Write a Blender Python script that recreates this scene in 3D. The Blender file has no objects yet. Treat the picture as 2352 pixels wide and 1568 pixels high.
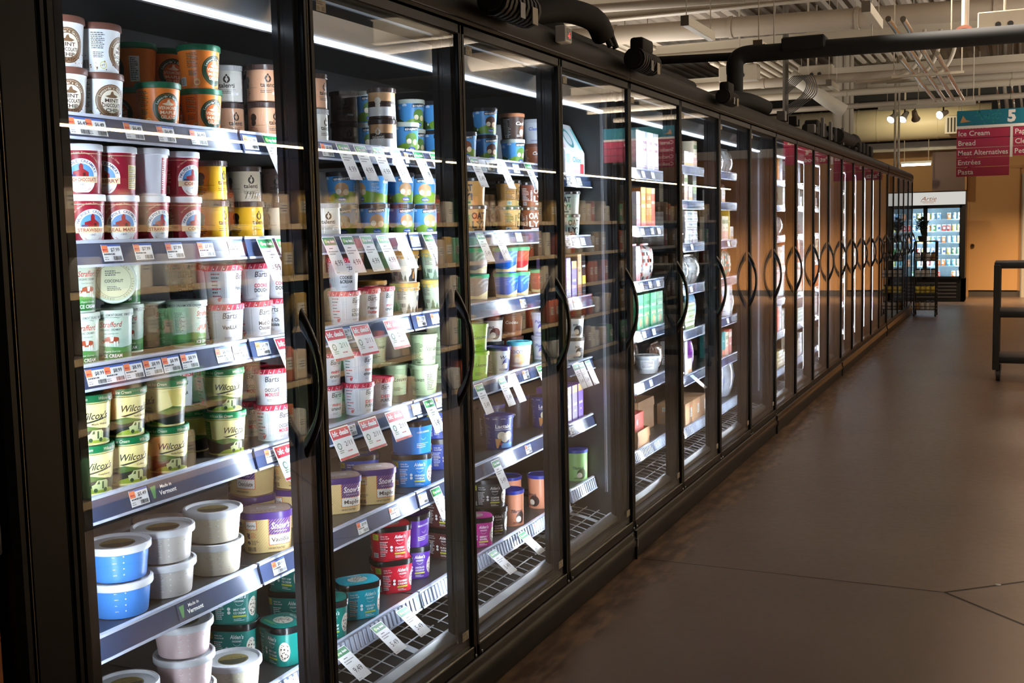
import bpy, bmesh, math, random
from mathutils import Vector, Matrix
random.seed(7)
SC = bpy.context.scene
COL = SC.collection
PI = math.pi

# ------------------------------------------------------------------ camera
CAM = Vector((1.48089778, 0.0, 1.42166597))
FW = Vector((-0.40682358, 0.90815907, -0.09869991))
RT = Vector((0.91329136, 0.40669278, -0.02235787))
UP = Vector((-0.01983604, 0.09923749, 0.99486605))
FPX = 2606.369
cd = bpy.data.cameras.new('camera')
cd.sensor_width = 36.0
cd.lens = FPX / 2352 * 36.0
cd.clip_start = 0.05
cd.clip_end = 200
cam = bpy.data.objects.new('camera', cd)
M = Matrix((RT, UP, -FW)).transposed().to_4x4()
M.translation = CAM
cam.matrix_world = M
COL.objects.link(cam)
SC.camera = cam

# ------------------------------------------------------------------ view, world, store lights and added fills
SC.view_settings.view_transform = 'Standard'
SC.view_settings.look = 'None'
SC.view_settings.exposure = 0.0
SC.view_settings.gamma = 1.0
SC.view_settings.use_curve_mapping = False
wd = bpy.data.worlds.new('store_air')
wd.use_nodes = True
wd.node_tree.nodes['Background'].inputs[0].default_value = (1.0, 0.86, 0.72, 1)
wd.node_tree.nodes['Background'].inputs[1].default_value = 0.030
SC.world = wd
LED_POWER = 185.0          # freezer mullion strips (emission strength)
TOP_POWER = 6.0           # freezer top bars
GONDOLA_POWER = 24.0       # warm strip on the shelves across the aisle

def area(name, loc, rot, sx, sy, power, colour):
    l = bpy.data.lights.new(name, 'AREA')
    l.shape = 'RECTANGLE'
    l.size, l.size_y, l.energy, l.color = sx, sy, power, colour
    o = bpy.data.objects.new(name, l)
    o.location, o.rotation_euler = loc, rot
    COL.objects.link(o)
    return o

def spot(name, loc, target, power, colour, angle, blend, radius=0.03):
    l = bpy.data.lights.new(name, 'SPOT')
    l.energy, l.color, l.spot_size, l.spot_blend, l.shadow_soft_size = power, colour, math.radians(angle), blend, radius
    o = bpy.data.objects.new(name, l)
    o.location = loc
    o.rotation_euler = (Vector(target) - Vector(loc)).to_track_quat('-Z', 'Y').to_euler()
    COL.objects.link(o)
    return o

WARM = (1.0, 0.80, 0.60)
# rows of ceiling fixtures over the aisle and the store behind the camera
for yy in (1.0, 5.0, 9.0):
    area('aisle_ceiling_lamp', (1.2, yy, 3.9), (0, 0, 0), 0.3, 2.4, 4, WARM)
area('far_ceiling_lamp', (1.9, 19.6, 3.2), (0, 0, 0), 0.3, 1.6, 22, WARM)
area('rear_ceiling_fill', (-2.6, 13.0, 2.2), (PI, 0, 0), 0.5, 8.0, 170, (1.0, 0.94, 0.87))  # unseen fill hidden behind the freezers, added to brighten the ceiling
area('ceiling_fill', (4.0, 11.5, 2.1), (PI, 0, 0), 0.4, 12.0, 1020, (1.0, 0.94, 0.87))  # unseen fill aimed upward beyond the shelving, added to lift the ceiling
gw = area('shelf_fill', (0.3, 6.6, 4.15), (0, math.radians(-38), 0), 0.1, 9.6, 380, (1.0, 0.89, 0.76))  # added overhead fill, so the opposite shelves mirror brighter in the glass
gw.data.spread = math.radians(52)
ww = area('wall_wash_lamp', (3.1, 19.9, 3.05), (0, 0, 0), 4.6, 0.05, 115, (1.0, 0.72, 0.42))
ww.rotation_euler = (math.radians(90 - 62), 0, 0)
ww.data.spread = math.radians(62)
spot('duct_spot', (-.10, 19.85, 3.05), (-.13, 21.3, 2.95), 60, (1.0, 0.86, 0.55), 120, 1.0)

# ------------------------------------------------------------------ materials
def lin(c):
    c /= 255.0
    return c / 12.92 if c <= 0.04045 else ((c + 0.055) / 1.055) ** 2.4
def rgb(r, g, b): return (lin(r), lin(g), lin(b), 1.0)
_mats = {}
def mat(name, col=(128, 128, 128), rough=0.5, metal=0.0, spec=0.5, coat=0.0, noise=0.0, nscale=20.0, alpha=None, sss=0.0):
    if name in _mats: return _mats[name]
    m = bpy.data.materials.new(name)
    m.use_nodes = True
    nt = m.node_tree
    b = nt.nodes['Principled BSDF']
    b.inputs['Base Color'].default_value = rgb(*col)
    b.inputs['Roughness'].default_value = rough
    b.inputs['Metallic'].default_value = metal
    b.inputs['Specular IOR Level'].default_value = spec
    b.inputs['Coat Weight'].default_value = coat
    b.inputs['Coat Roughness'].default_value = 0.08
    if noise > 0:
        tc = nt.nodes.new('ShaderNodeTexCoord')
        nz = nt.nodes.new('ShaderNodeTexNoise')
        nz.inputs['Scale'].default_value = nscale
        nz.inputs['Detail'].default_value = 4
        hs = nt.nodes.new('ShaderNodeHueSaturation')
        hs.inputs['Color'].default_value = rgb(*col)
        mr = nt.nodes.new('ShaderNodeMapRange')
        mr.inputs['To Min'].default_value = 1 - noise
        mr.inputs['To Max'].default_value = 1 + noise
        nt.links.new(tc.outputs['Object'], nz.inputs['Vector'])
        nt.links.new(nz.outputs['Fac'], mr.inputs['Value'])
        nt.links.new(mr.outputs['Result'], hs.inputs['Value'])
        nt.links.new(hs.outputs['Color'], b.inputs['Base Color'])
    _mats[name] = m
    return m

def emit(name, col, strength):
    if name in _mats: return _mats[name]
    m = bpy.data.materials.new(name)
    m.use_nodes = True
    nt = m.node_tree
    nt.nodes.clear()
    e = nt.nodes.new('ShaderNodeEmission')
    e.inputs[0].default_value = (*col, 1)
    e.inputs[1].default_value = strength
    o = nt.nodes.new('ShaderNodeOutputMaterial')
    nt.links.new(e.outputs[0], o.inputs[0])
    _mats[name] = m
    return m

def clear(name, tint=(1, 1, 1), f0=0.04, rough=0.0, haze=None):
    """thin clear sheet: transparent with a Schlick reflection on each face"""
    if name in _mats: return _mats[name]
    m = bpy.data.materials.new(name)
    m.use_nodes = True
    nt = m.node_tree
    nt.nodes.clear()
    lw = nt.nodes.new('ShaderNodeLayerWeight'); lw.inputs[0].default_value = 0.5
    pw = nt.nodes.new('ShaderNodeMath'); pw.operation = 'POWER'; pw.inputs[1].default_value = 5
    ml = nt.nodes.new('ShaderNodeMath'); ml.operation = 'MULTIPLY_ADD'; ml.inputs[1].default_value = 1 - f0; ml.inputs[2].default_value = f0
    tr = nt.nodes.new('ShaderNodeBsdfTransparent'); tr.inputs[0].default_value = (*tint, 1)
    gl = nt.nodes.new('ShaderNodeBsdfGlossy'); gl.inputs['Roughness'].default_value = rough
    mx = nt.nodes.new('ShaderNodeMixShader')
    o = nt.nodes.new('ShaderNodeOutputMaterial')
    L = nt.links.new
    L(lw.outputs['Facing'], pw.inputs[0]); L(pw.outputs[0], ml.inputs[0]); L(ml.outputs[0], mx.inputs[0])
    L(tr.outputs[0], mx.inputs[1]); L(gl.outputs[0], mx.inputs[2]); L(mx.outputs[0], o.inputs[0])
    _mats[name] = m
    return m

def print_mat(c, rough=0.35):
    return mat('print_%02x%02x%02x' % c, c, rough, spec=0.4)

M_FRAME = mat('black_powder_coat', (10, 11, 14), 0.36, 0.0, 0.28, noise=0.06, nscale=8)
M_HEADER = mat('black_header_paint', (10, 10, 11), 0.5, 0.0, 0.22, noise=0.08, nscale=6)
M_FRAME2 = mat('black_rubber_gasket', (9, 9, 10), 0.55)
M_PROF = mat('dark_anodised_profile', (30, 31, 34), 0.28, 0.6)
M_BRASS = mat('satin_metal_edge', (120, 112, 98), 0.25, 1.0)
M_HANDLE = mat('black_gloss_handle', (8, 8, 9), 0.18, coat=0.3)
M_INNER = mat('freezer_liner_grey', (46, 47, 50), 0.45, 0.0, noise=0.1, nscale=3)
M_DECK = mat('freezer_deck_black', (26, 27, 29), 0.5)
M_SHELF = mat('shelf_dark_steel', (74, 74, 76), 0.30, 0.5, noise=0.08, nscale=5)
M_RAIL = mat('price_rail_slate', (48, 62, 92), 0.22, 0.0, coat=0.6)
M_RAILW = mat('price_rail_clear_edge', (185, 195, 215), 0.15, 0.0, coat=0.5)
M_RAILRIB = mat('price_rail_ribbed', (170, 178, 190), 0.18, 0.7)
M_LED = emit('led_cool_white', (0.80, 0.90, 1.0), LED_POWER)
M_LED2 = emit('led_cool_white_soft', (0.80, 0.90, 1.0), LED_POWER * 1.35)
M_TOPLED = emit('led_top_bar', (0.80, 0.90, 1.0), TOP_POWER)
M_ALU = mat('brushed_aluminium', (160, 163, 168), 0.3, 0.9)
M_GRILLE = mat('grey_wire_grille', (176, 180, 186), 0.3, 0.5)
M_GRILLEBAR = mat('grey_plastic_bar', (132, 135, 140), 0.35)
M_GLASS = clear('door_glass', (0.98, 0.985, 0.985), 0.062)
M_JAR = clear('clear_plastic', (0.97, 0.97, 0.97), 0.05, 0.03)
M_LABEL = mat('label_paper_grey', (170, 165, 150), 0.6)
M_WHITE = print_mat((238, 240, 242), 0.4)
M_BLACKP = print_mat((22, 22, 24), 0.4)
M_ORANGE = print_mat((238, 130, 80), 0.4)
M_TXT = print_mat((60, 62, 70), 0.5)
M_TXTG = print_mat((130, 134, 140), 0.5)
M_RED = print_mat((196, 40, 58), 0.4)
M_GREEN = print_mat((26, 120, 70), 0.4)
M_BLUEP = print_mat((60, 96, 180), 0.4)

# ------------------------------------------------------------------ mesh building
class MB:
    def __init__(self): self.v, self.f, self.m, self.slots = [], [], [], []
    def slot(self, m):
        if m not in self.slots: self.slots.append(m)
        return self.slots.index(m)
    def add(self, vs, fs, m):
        n, s = len(self.v), self.slot(m)
        self.v += [tuple(p) for p in vs]
        for f in fs:
            self.f.append([n + i for i in f]); self.m.append(s)
    def box(self, x0, x1, y0, y1, z0, z1, m):
        vs = [(x, y, z) for x in (x0, x1) for y in (y0, y1) for z in (z0, z1)]
        self.add(vs, [(0, 1, 3, 2), (4, 6, 7, 5), (0, 4, 5, 1), (2, 3, 7, 6), (0, 2, 6, 4), (1, 5, 7, 3)], m)
    def rbox(self, x0, x1, y0, y1, z0, z1, m, b=0.004, seg=2):
        bm = bmesh.new()
        bmesh.ops.create_cube(bm, size=1)
        for v in bm.verts:
            v.co = ((x0 + x1) / 2 + v.co.x * (x1 - x0), (y0 + y1) / 2 + v.co.y * (y1 - y0), (z0 + z1) / 2 + v.co.z * (z1 - z0))
        bmesh.ops.bevel(bm, geom=bm.edges[:], offset=b, segments=seg, affect='EDGES', profile=0.5)
        bm.verts.index_update()
        self.add([v.co for v in bm.verts], [[v.index for v in f.verts] for f in bm.faces], m)
        bm.free()
    def prism_y(self, prof, y0, y1, m, cap=True):
        """profile of (x, z) points (counter-clockwise seen from -y) swept along y"""
        n = len(prof)
        vs = [(x, y0, z) for x, z in prof] + [(x, y1, z) for x, z in prof]
        fs = [(i, (i + 1) % n, n + (i + 1) % n, n + i) for i in range(n)]
        if cap: fs += [tuple(range(n))[::-1], tuple(range(n, 2 * n))]
        self.add(vs, fs, m)
    def prism_z(self, prof, z0, z1, m):
        n = len(prof)
        vs = [(x, y, z0) for x, y in prof] + [(x, y, z1) for x, y in prof]
        fs = [(i, (i + 1) % n, n + (i + 1) % n, n + i) for i in range(n)] + [tuple(range(n))[::-1], tuple(range(n, 2 * n))]
        self.add(vs, fs, m)
    def tube(self, path, r, m, n=8, closed=False):
        path = [Vector(p) for p in path]
        rs = r if isinstance(r, (list, tuple)) else [r] * len(path)
        rings, prev = [], None
        for i, p in enumerate(path):
            a, b = path[max(i - 1, 0)], path[min(i + 1, len(path) - 1)]
            if closed: a, b = path[i - 1], path[(i + 1) % len(path)]
            t = (b - a).normalized()
            if prev is None:
                u = t.orthogonal().normalized()
            else:
                u = (prev - t * prev.dot(t)).normalized()
            prev = u
            w = t.cross(u)
            rings.append([p + (u * math.cos(2 * PI * k / n) + w * math.sin(2 * PI * k / n)) * rs[i] for k in range(n)])
        vs = [q for ring in rings for q in ring]
        fs = []
        L = len(path)
        for i in range(L if closed else L - 1):
            j = (i + 1) % L
            for k in range(n):
                fs.append((i * n + k, i * n + (k + 1) % n, j * n + (k + 1) % n, j * n + k))
        if not closed:
            fs += [tuple(range(n))[::-1], tuple(range((L - 1) * n, L * n))]
        self.add(vs, fs, m)
    def lathe(self, prof, m, n=40, c=(0, 0)):
        """prof: (r, z) bottom to top"""
        vs, fs = [], []
        for r, z in prof:
            for k in range(n):
                a = 2 * PI * k / n
                vs.append((c[0] + r * math.cos(a), c[1] + r * math.sin(a), z))
        for i in range(len(prof) - 1):
            for k in range(n):
                fs.append((i * n + k, i * n + (k + 1) % n, (i + 1) * n + (k + 1) % n, (i + 1) * n + k))
        fs.append(tuple(range(n))[::-1])
        fs.append(tuple(range((len(prof) - 1) * n, len(prof) * n)))
        self.add(vs, fs, m)
    def loft(self, rings, m):
        """rings: list of equal-length closed loops of 3-D points"""
        n = len(rings[0])
        vs = [p for r in rings for p in r]
        fs = [(i * n + k, i * n + (k + 1) % n, (i + 1) * n + (k + 1) % n, (i + 1) * n + k) for i in range(len(rings) - 1) for k in range(n)]
        fs += [tuple(range(n))[::-1], tuple(range((len(rings) - 1) * n, len(rings) * n))]
        self.add(vs, fs, m)
    def mesh(self, name, smooth=35):
        me = bpy.data.meshes.new(name)
        me.from_pydata(self.v, [], self.f)
        for m in self.slots: me.materials.append(m)
        me.polygons.foreach_set('material_index', self.m)
        if smooth:
            me.polygons.foreach_set('use_smooth', [True] * len(me.polygons))
            me.update()
            me.set_sharp_from_angle(angle=math.radians(smooth))
        me.update()
        return me

def obj(name, data, parent=None, loc=(0, 0, 0), rot=(0, 0, 0)):
    if isinstance(data, MB): data = data.mesh(name)
    o = bpy.data.objects.new(name, data)
    COL.objects.link(o)
    o.location, o.rotation_euler = loc, rot
    if parent is not None: o.parent = parent
    return o
def empty(name, loc=(0, 0, 0), rz=0):
    o = bpy.data.objects.new(name, None)
    o.empty_display_size = 0.05
    COL.objects.link(o)
    o.location, o.rotation_euler = loc, (0, 0, rz)
    return o
def tag(o, label=None, cat=None, group=None, kind=None):
    if label: o['label'] = label
    if cat: o['category'] = cat
    if group: o['group'] = group
    if kind: o['kind'] = kind
    return o

# ------------------------------------------------------------------ flat artwork, wrapped on packages
_tcache = {}
def text_polys(s, bold=0.0, shear=0.0):
    key = (s, bold, shear)
    if key in _tcache: return _tcache[key]
    cu = bpy.data.curves.new('lettering', 'FONT')
    cu.body = s
    cu.size = 1.0
    cu.resolution_u = 2
    cu.offset = bold
    cu.shear = shear
    cu.align_x = 'CENTER'
    o = bpy.data.objects.new('lettering', cu)
    COL.objects.link(o)
    dg = bpy.context.evaluated_depsgraph_get()
    me = bpy.data.meshes.new_from_object(o.evaluated_get(dg))
    vs = [(v.co.x, v.co.y) for v in me.vertices]
    fs = [tuple(p.vertices) for p in me.polygons]
    bpy.data.objects.remove(o); bpy.data.curves.remove(cu); bpy.data.meshes.remove(me)
    w = (max(v[0] for v in vs) - min(v[0] for v in vs)) if vs else 1
    _tcache[key] = (vs, fs, w)
    return _tcache[key]

class Flat:
    """2-D artwork in metres: a runs to the right, z runs up; later layers lie on top"""
    def __init__(self): self.items, self.layer = [], 0
    def put(self, vs, fs, m, bump=1):
        self.layer += bump
        self.items.append((m, vs, fs, self.layer))
    def poly(self, pts, m): self.put(pts, [tuple(range(len(pts)))], m)
    def rect(self, a0, z0, a1, z1, m): self.poly([(a0, z0), (a1, z0), (a1, z1), (a0, z1)], m)
    def disc(self, a, z, r, m, n=28, t0=0.0, t1=2 * PI, sx=1.0):
        full = abs(t1 - t0 - 2 * PI) < 1e-6
        k = n if full else n + 1
        self.poly([(a + sx * r * math.cos(t0 + (t1 - t0) * i / n), z + r * math.sin(t0 + (t1 - t0) * i / n)) for i in range(k)], m)
    def ring(self, a, z, r0, r1, m, n=28, t0=0.0, t1=2 * PI):
        vs = []
        for i in range(n + 1):
            t = t0 + (t1 - t0) * i / n
            vs += [(a + r0 * math.cos(t), z + r0 * math.sin(t)), (a + r1 * math.cos(t), z + r1 * math.sin(t))]
        self.put(vs, [(2 * i, 2 * i + 1, 2 * i + 3, 2 * i + 2) for i in range(n)], m)
    def text(self, s, a, z, size, m, bold=0.0, shear=0.0, width=None, rot=0.0):
        vs, fs, w = text_polys(s, bold, shear)
        sx = size if width is None else min(size * 1.3, width / max(w, 1e-6))
        c, sn = math.cos(rot), math.sin(rot)
        self.put([(a + x * sx * c - y * size * sn, z + x * sx * sn + y * size * c) for x, y in vs], fs, m)
    def arc(self, s, a, z, r, size, m, spread=None, bold=0.0, up=True):
        n = len(s)
        step = (size * 0.66 / r) if spread is None else spread / max(n - 1, 1)
        for i, ch in enumerate(s):
            if ch == ' ': continue
            t = PI / 2 - (i - (n - 1) / 2) * step if up else -PI / 2 + (i - (n - 1) / 2) * step
            self.text(ch, a + r * math.cos(t), z + r * math.sin(t), size, m, bold, rot=(t - PI / 2 if up else t + PI / 2))
            self.layer -= 1
        self.layer += 1
    def para(self, a0, z0, a1, z1, rows, m, seed=1):
        rnd = random.Random(seed)
        h = (z1 - z0) / rows
        vs, fs = [], []
        for i in range(rows):
            x = a0
            end = a0 + (a1 - a0) * rnd.uniform(0.55, 1.0)
            zz = z1 - (i + 0.75) * h
            while x < end:
                w = min(rnd.uniform(0.0015, 0.0055), end - x)
                n = len(vs)
                vs += [(x, zz), (x + w, zz), (x + w, zz + h * 0.42), (x, zz + h * 0.42)]
                fs.append((n, n + 1, n + 2, n + 3))
                x += w + 0.0009
        self.put(vs, fs, m)
    def barcode(self, a0, z0, a1, z1, m, bg=None, seed=3):
        if bg: self.rect(a0 - .0012, z0 - .0012, a1 + .0012, z1 + .0012, bg)
        rnd = random.Random(seed)
        x, vs, fs = a0, [], []
        while x < a1:
            w = rnd.choice((.0004, .0007, .001))
            n = len(vs)
            vs += [(x, z0), (x + w, z0), (x + w, z1), (x, z1)]
            fs.append((n, n + 1, n + 2, n + 3))
            x += w + rnd.choice((.0004, .0006, .0009))
        self.put(vs, fs, m)
    def onto(self, mb, surf, step=0.004, eps=0.00003):
        for m, vs, fs, layer in self.items:
            if not vs: continue
            bm = bmesh.new()
            bv = [bm.verts.new((x, 0, z)) for x, z in vs]
            for f in fs:
                try: bm.faces.new([bv[i] for i in f])
                except ValueError: pass
            if step:
                lo = min(v[0] for v in vs); hi = max(v[0] for v in vs)
                k = math.ceil(lo / step)
                while k * step < hi:
                    bmesh.ops.bisect_plane(bm, geom=bm.verts[:] + bm.edges[:] + bm.faces[:], plane_co=(k * step, 0, 0), plane_no=(1, 0, 0))
                    k += 1
            bm.verts.index_update()
            mb.add([surf(v.co.x, v.co.z, 0.0002 + layer * eps) for v in bm.verts], [[v.index for v in f.verts] for f in bm.faces], m)
            bm.free()

def round_surf(prof, rref):
    def s(a, z, off):
        for i in range(len(prof) - 1):
            if prof[i][1] <= z <= prof[i + 1][1] or i == len(prof) - 2:
                (r0, z0), (r1, z1) = prof[i], prof[i + 1]
                r = r0 + (r1 - r0) * (z - z0) / max(z1 - z0, 1e-6)
                break
        t = a / rref
        return ((r + off) * math.cos(t), (r + off) * math.sin(t), z)
    return s
def flat_surf_x(x0):                       # artwork on a plane facing +x
    return lambda a, z, off: (x0 + off, a, z)
def top_surf(z0):                          # artwork lying face up, its bottom towards +x
    return lambda a, b, off: (-b, a, z0 + off)
def squircle(rx, ry, n=4.0, k=56):
    out = []
    for i in range(k):
        t = 2 * PI * i / k
        c, s = math.cos(t), math.sin(t)
        out.append((rx * math.copysign(abs(c) ** (2 / n), c), ry * math.copysign(abs(s) ** (2 / n), s)))
    return out
def squ_surf(rx, ry, n, h, taper):
    pts = squircle(rx, ry, n, 400)
    cum = [0.0]
    for i in range(1, 401):
        p, q = pts[i - 1], pts[i % 400]
        cum.append(cum[-1] + math.hypot(q[0] - p[0], q[1] - p[1]))
    tot = cum[-1]
    def s(a, z, off):
        a %= tot
        lo, hi = 0, 400
        while hi - lo > 1:
            mid = (lo + hi) // 2
            if cum[mid] <= a: lo = mid
            else: hi = mid
        f = (a - cum[lo]) / max(cum[hi] - cum[lo], 1e-9)
        p, q = pts[lo], pts[hi % 400]
        x, y = p[0] + (q[0] - p[0]) * f, p[1] + (q[1] - p[1]) * f
        k = taper + (1 - taper) * z / h
        tx, ty = q[0] - p[0], q[1] - p[1]
        l = math.hypot(tx, ty) or 1
        return (x * k + ty / l * (off + 0.0002), y * k - tx / l * (off + 0.0002), z)
    return s

# ------------------------------------------------------------------ packages
KINDS = {}
def kind(key, name, cat, desc, R, h, parts, rect=None):
    KINDS[key] = dict(name=name, cat=cat, desc=desc, R=R, h=h, parts=parts, rect=rect)

def pint_cup(art, base, rt=.0445, rb=.0375, h=.085):
    mb = MB()
    prof = [(rb, .003), (rt, h)]
    mb.lathe([(rb - .003, 0.0), (rb + .0006, 0.0), (rb + .0006, .003), (rb, .0035)] + [(rb + (rt - rb) * t, .0035 + (h - .0035) * t) for t in (.25, .5, .75, 1)], base)
    if art: art.onto(mb, round_surf(prof, (rt + rb) / 2))
    return mb
def pint_lid(col, rl=.0468, z0=.079, z1=.0925, art=None, rim=None):
    mb = MB()
    mb.lathe([(rl - .0012, z0), (rl, z0 + .0006), (rl, z1 - .0025), (rl - .001, z1 - .0006), (rl - .0028, z1), (rl - .005, z1), (rl - .006, z1 - .003), (.012, z1 - .0032)], col)
    if art: art.onto(mb, round_surf([(rl, z0), (rl, z1)], rl))
    return mb
def pint(key, desc, base, lid, art, lidart=None, rt=.0445, rb=.0375, h=.085, rl=None, name='ice_cream_pint', cat='ice cream pint', lidh=.0135):
    rl = rl or rt + .0022
    c = pint_cup(art, base, rt, rb, h).mesh('cup')
    l = pint_lid(lid, rl, h - .006, h - .006 + lidh, lidart).mesh('lid')
    kind(key, name, cat, desc, rl, h - .006 + lidh, [('cup', c), ('lid', l)])

# --- gelato pints with a round seal
def gelato(key, desc, base, lid, ring, inner, tcol, lines, dots):
    f = Flat()
    f.disc(0, .040, .0335, ring)
    f.disc(0, .040, .0305, inner)
    f.ring(0, .040, .0225, .0302, ring)
    f.arc("Leonardo's Gelato", 0, .040, .0240, .0070, inner if dots else M_WHITE, spread=2.3, bold=.01)
    f.poly([(-.014, .050), (-.004, .053), (-.002, .058), (.002, .060), (.004, .054), (.014, .050), (.008, .047), (-.006, .047)], tcol if not dots else ring)
    for i, s in enumerate(lines):
        f.text(s, 0, .0385 - i * .0095, .0098, tcol, bold=.02, width=.042 - .008 * (i == len(lines) - 1))
    f.para(-.066, .045, -.040, .078, 9, M_TXT if dots else ring, 5)
    f.para(-.064, .028, -.042, .040, 4, M_TXT if dots else ring, 6)
    f.disc(-.045, .014, .007, print_mat((205, 205, 120)))
    f.disc(-.045, .014, .0055, base)
    f.text('VT', -.045, .0115, .006, ring, bold=.02)
    f.rect(.047, .012, .068, .066, M_WHITE if not dots else base)
    f.para(.049, .014, .066, .064, 13, M_TXT, 8)
    f.barcode(-.092, .008, -.074, .024, M_BLACKP, M_WHITE)
    if dots:
        r = random.Random(4)
        for i in range(60): f.disc(r.uniform(-.10, .07), .005 + abs(r.gauss(0, .016)), r.uniform(.0006, .0018), ring, 8)
    pint(key, desc, base, lid, f, rt=.0462, rb=.039, h=.089)

gelato('choc', 'white gelato pint with brown lid', print_mat((228, 234, 240)), print_mat((116, 76, 66)), print_mat((122, 92, 66)), print_mat((236, 230, 214)), print_mat((70, 46, 36)), ['MINT', 'CHOCOLATE', 'CHIP', 'GELATO'], True)
gelato('maple', 'orange gelato pint with green lid', print_mat((226, 124, 48)), print_mat((28, 92, 66)), print_mat((32, 66, 50)), print_mat((214, 108, 50)), print_mat((240, 226, 200)), ['VERMONT', 'MAPLE', 'GELATO'], False)

# --- maroon creamery pints
MAR = print_mat((146, 28, 50))
def walpole(key, flavour):
    f = Flat()
    CR = print_mat((226, 206, 170))
    f.arc('All Natural Super Premium Ice Cream', 0, .040, .0385, .0050, CR, spread=1.9)
    f.disc(0, .034, .0345, M_WHITE, 40, 0.0, PI)
    f.disc(0, .034, .0250, print_mat((92, 150, 206)), 40, 0.0, PI)
    f.arc('WALPOLE CREAMERY', 0, .034, .0272, .0078, print_mat((50, 60, 110)), spread=2.5, bold=.015)
    BR = print_mat((150, 36, 44))
    f.poly([(-.016, .034), (.014, .034), (.014, .042), (.004, .049), (-.006, .046), (-.016, .043)], BR)
    f.poly([(-.004, .046), (.004, .048), (.004, .056), (0, .060), (-.004, .055)], BR)
    f.poly([(.003, .034), (.008, .034), (.008, .041), (.003, .041)], print_mat((70, 24, 26)))
    f.rect(-.022, .034, -.010, .038, print_mat((70, 60, 110)))
    f.disc(0, .028, .028, M_WHITE, 28, PI, 2 * PI, 1.0)
    f.rect(-.034, .022, .034, .034, CR)
    f.text(flavour, 0, .0245, .0095, BR, bold=.02, width=.060)
    f.text('-1847-', 0, .0165, .006, M_TXT)
    f.arc('FROM NEW ENGLAND', 0, .030, .0265, .0046, print_mat((190, 70, 50)), spread=1.5, up=False)
    f.para(-.082, .030, -.050, .078, 12, CR, 3)
    f.rect(.052, .012, .082, .060, print_mat((200, 178, 120)))
    f.para(.054, .014, .080, .058, 12, M_TXT, 8)
    f.barcode(-.080, .008, -.056, .022, M_BLACKP, CR)
    f.rect(-.118, .0775, .118, .0786, CR)
    pint(key, 'maroon ice cream pint with white lid', MAR, print_mat((232, 236, 244)), f, rt=.0445, rb=.0385, h=.090)
for k, s in (('wstraw', 'STRAWBERRY'), ('wmaple', 'REAL MAPLE'), ('wcoffee', 'COFFEE'), ('wdutch', 'DUTCH CHOCOLATE'), ('wberry', 'BLUEBERRY')): walpole(k, s)
def plain_white():
    f = Flat()
    f.rect(.050, .004, .11, .080, MAR)
    f.para(.052, .012, .060, .076, 14, M_WHITE, 2)
    pint('wplain', 'blank white pint with white lid', print_mat((226, 230, 242)), print_mat((232, 236, 244)), f, rt=.0480, rb=.039, h=.092)
plain_white()

# --- clear screw-lid gelato jars
def jar(key, desc, col, lidc, ink, top=None, band=None, squig=False):
    mb = MB()
    R, h = .0405, .090
    mb.lathe([(R - .004, .002), (R - .0018, .004), (R - .0018, h - .012), (R - .004, h - .008)], col, 40)
    f = Flat()
    if top: f.rect(-.13, .052, .13, h - .013, top)
    if band: f.rect(-.13, .010, .13, .036, band)
    f.ring(0, .0555, .0040, .0088, ink, 20)
    f.poly([(-.0012, .049), (.0012, .049), (.0018, .064), (-.0018, .064)], col if not top else top)
    f.disc(0, .0655, .0026, ink, 10)
    f.text('talenti', 0, .0360, .0150, ink, bold=.02, width=.040)
    f.rect(-.022, .0305, .022, .0311, ink)
    f.para(-.020, .021, .020, .029, 2, ink, 9)
    f.disc(-.062, .053, .010, ink, 20); f.disc(-.062, .041, .008, ink, 16)
    f.para(-.076, .012, -.048, .032, 5, ink, 4)
    f.rect(-.075, .034, -.030, .0346, ink)
    f.rect(.050, .018, .078, .070, M_WHITE if band is None else band)
    f.barcode(.053, .040, .064, .066, M_BLACKP)
    f.para(.052, .020, .076, .038, 5, ink, 6)
    f.rect(.010, .0185, .030, .0235, M_WHITE)
    f.text('PINT', .020, .0195, .0040, ink)
    if squig:
        for i in range(5): f.poly([(-.018 + i * .008, .010), (-.016 + i * .008, .010), (-.010 + i * .008, .026), (-.012 + i * .008, .026)], ink)
    f.onto(mb, round_surf([(R - .0018, 0), (R - .0018, h)], R))
    js = MB()
    js.lathe([(R - .003, .0), (R, .0015), (R, h - .014), (R - .002, h - .011)], M_JAR, 40)
    ld = MB()
    ld.lathe([(R + .0012, h - .013), (R + .0018, h - .012), (R + .0018, h - .001), (R, h), (R - .004, h), (R - .005, h - .0015), (.01, h - .0015)], lidc, 40)
    for k in range(40):
        a = 2 * PI * k / 40
        ca, sa = math.cos(a), math.sin(a)
        ld.box(-.0006, .0006, -.0006, .0006, h - .011, h - .002, lidc)
        for i in range(len(ld.v) - 8, len(ld.v)):
            x, y, z = ld.v[i]; ld.v[i] = ((R + .0018) * ca + x * ca - y * sa, (R + .0018) * sa + x * sa + y * ca, z)
    kind(key, 'gelato_jar', 'gelato jar', desc, R + .003, h, [('filling_label', mb.mesh('filling_label')), ('jar', js.mesh('jar')), ('screw_lid', ld.mesh('screw_lid'))])
DKL = print_mat((58, 44, 42), .3)
INK = print_mat((52, 40, 36))
jar('tyellow', 'yellow gelato jar with dark screw lid', print_mat((238, 182, 36)), DKL, INK)
jar('tbeige', 'beige gelato jar with dark screw lid', print_mat((206, 190, 166)), DKL, INK, squig=True)
jar('ttan', 'tan gelato jar with dark screw lid', print_mat((196, 150, 120)), DKL, INK)
jar('tpale', 'pale grey gelato jar with clear lid', print_mat((206, 204, 196)), print_mat((150, 150, 152), .3), INK)
jar('tdark', 'dark brown gelato jar', print_mat((92, 72, 64)), DKL, print_mat((30, 22, 20)))
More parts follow.
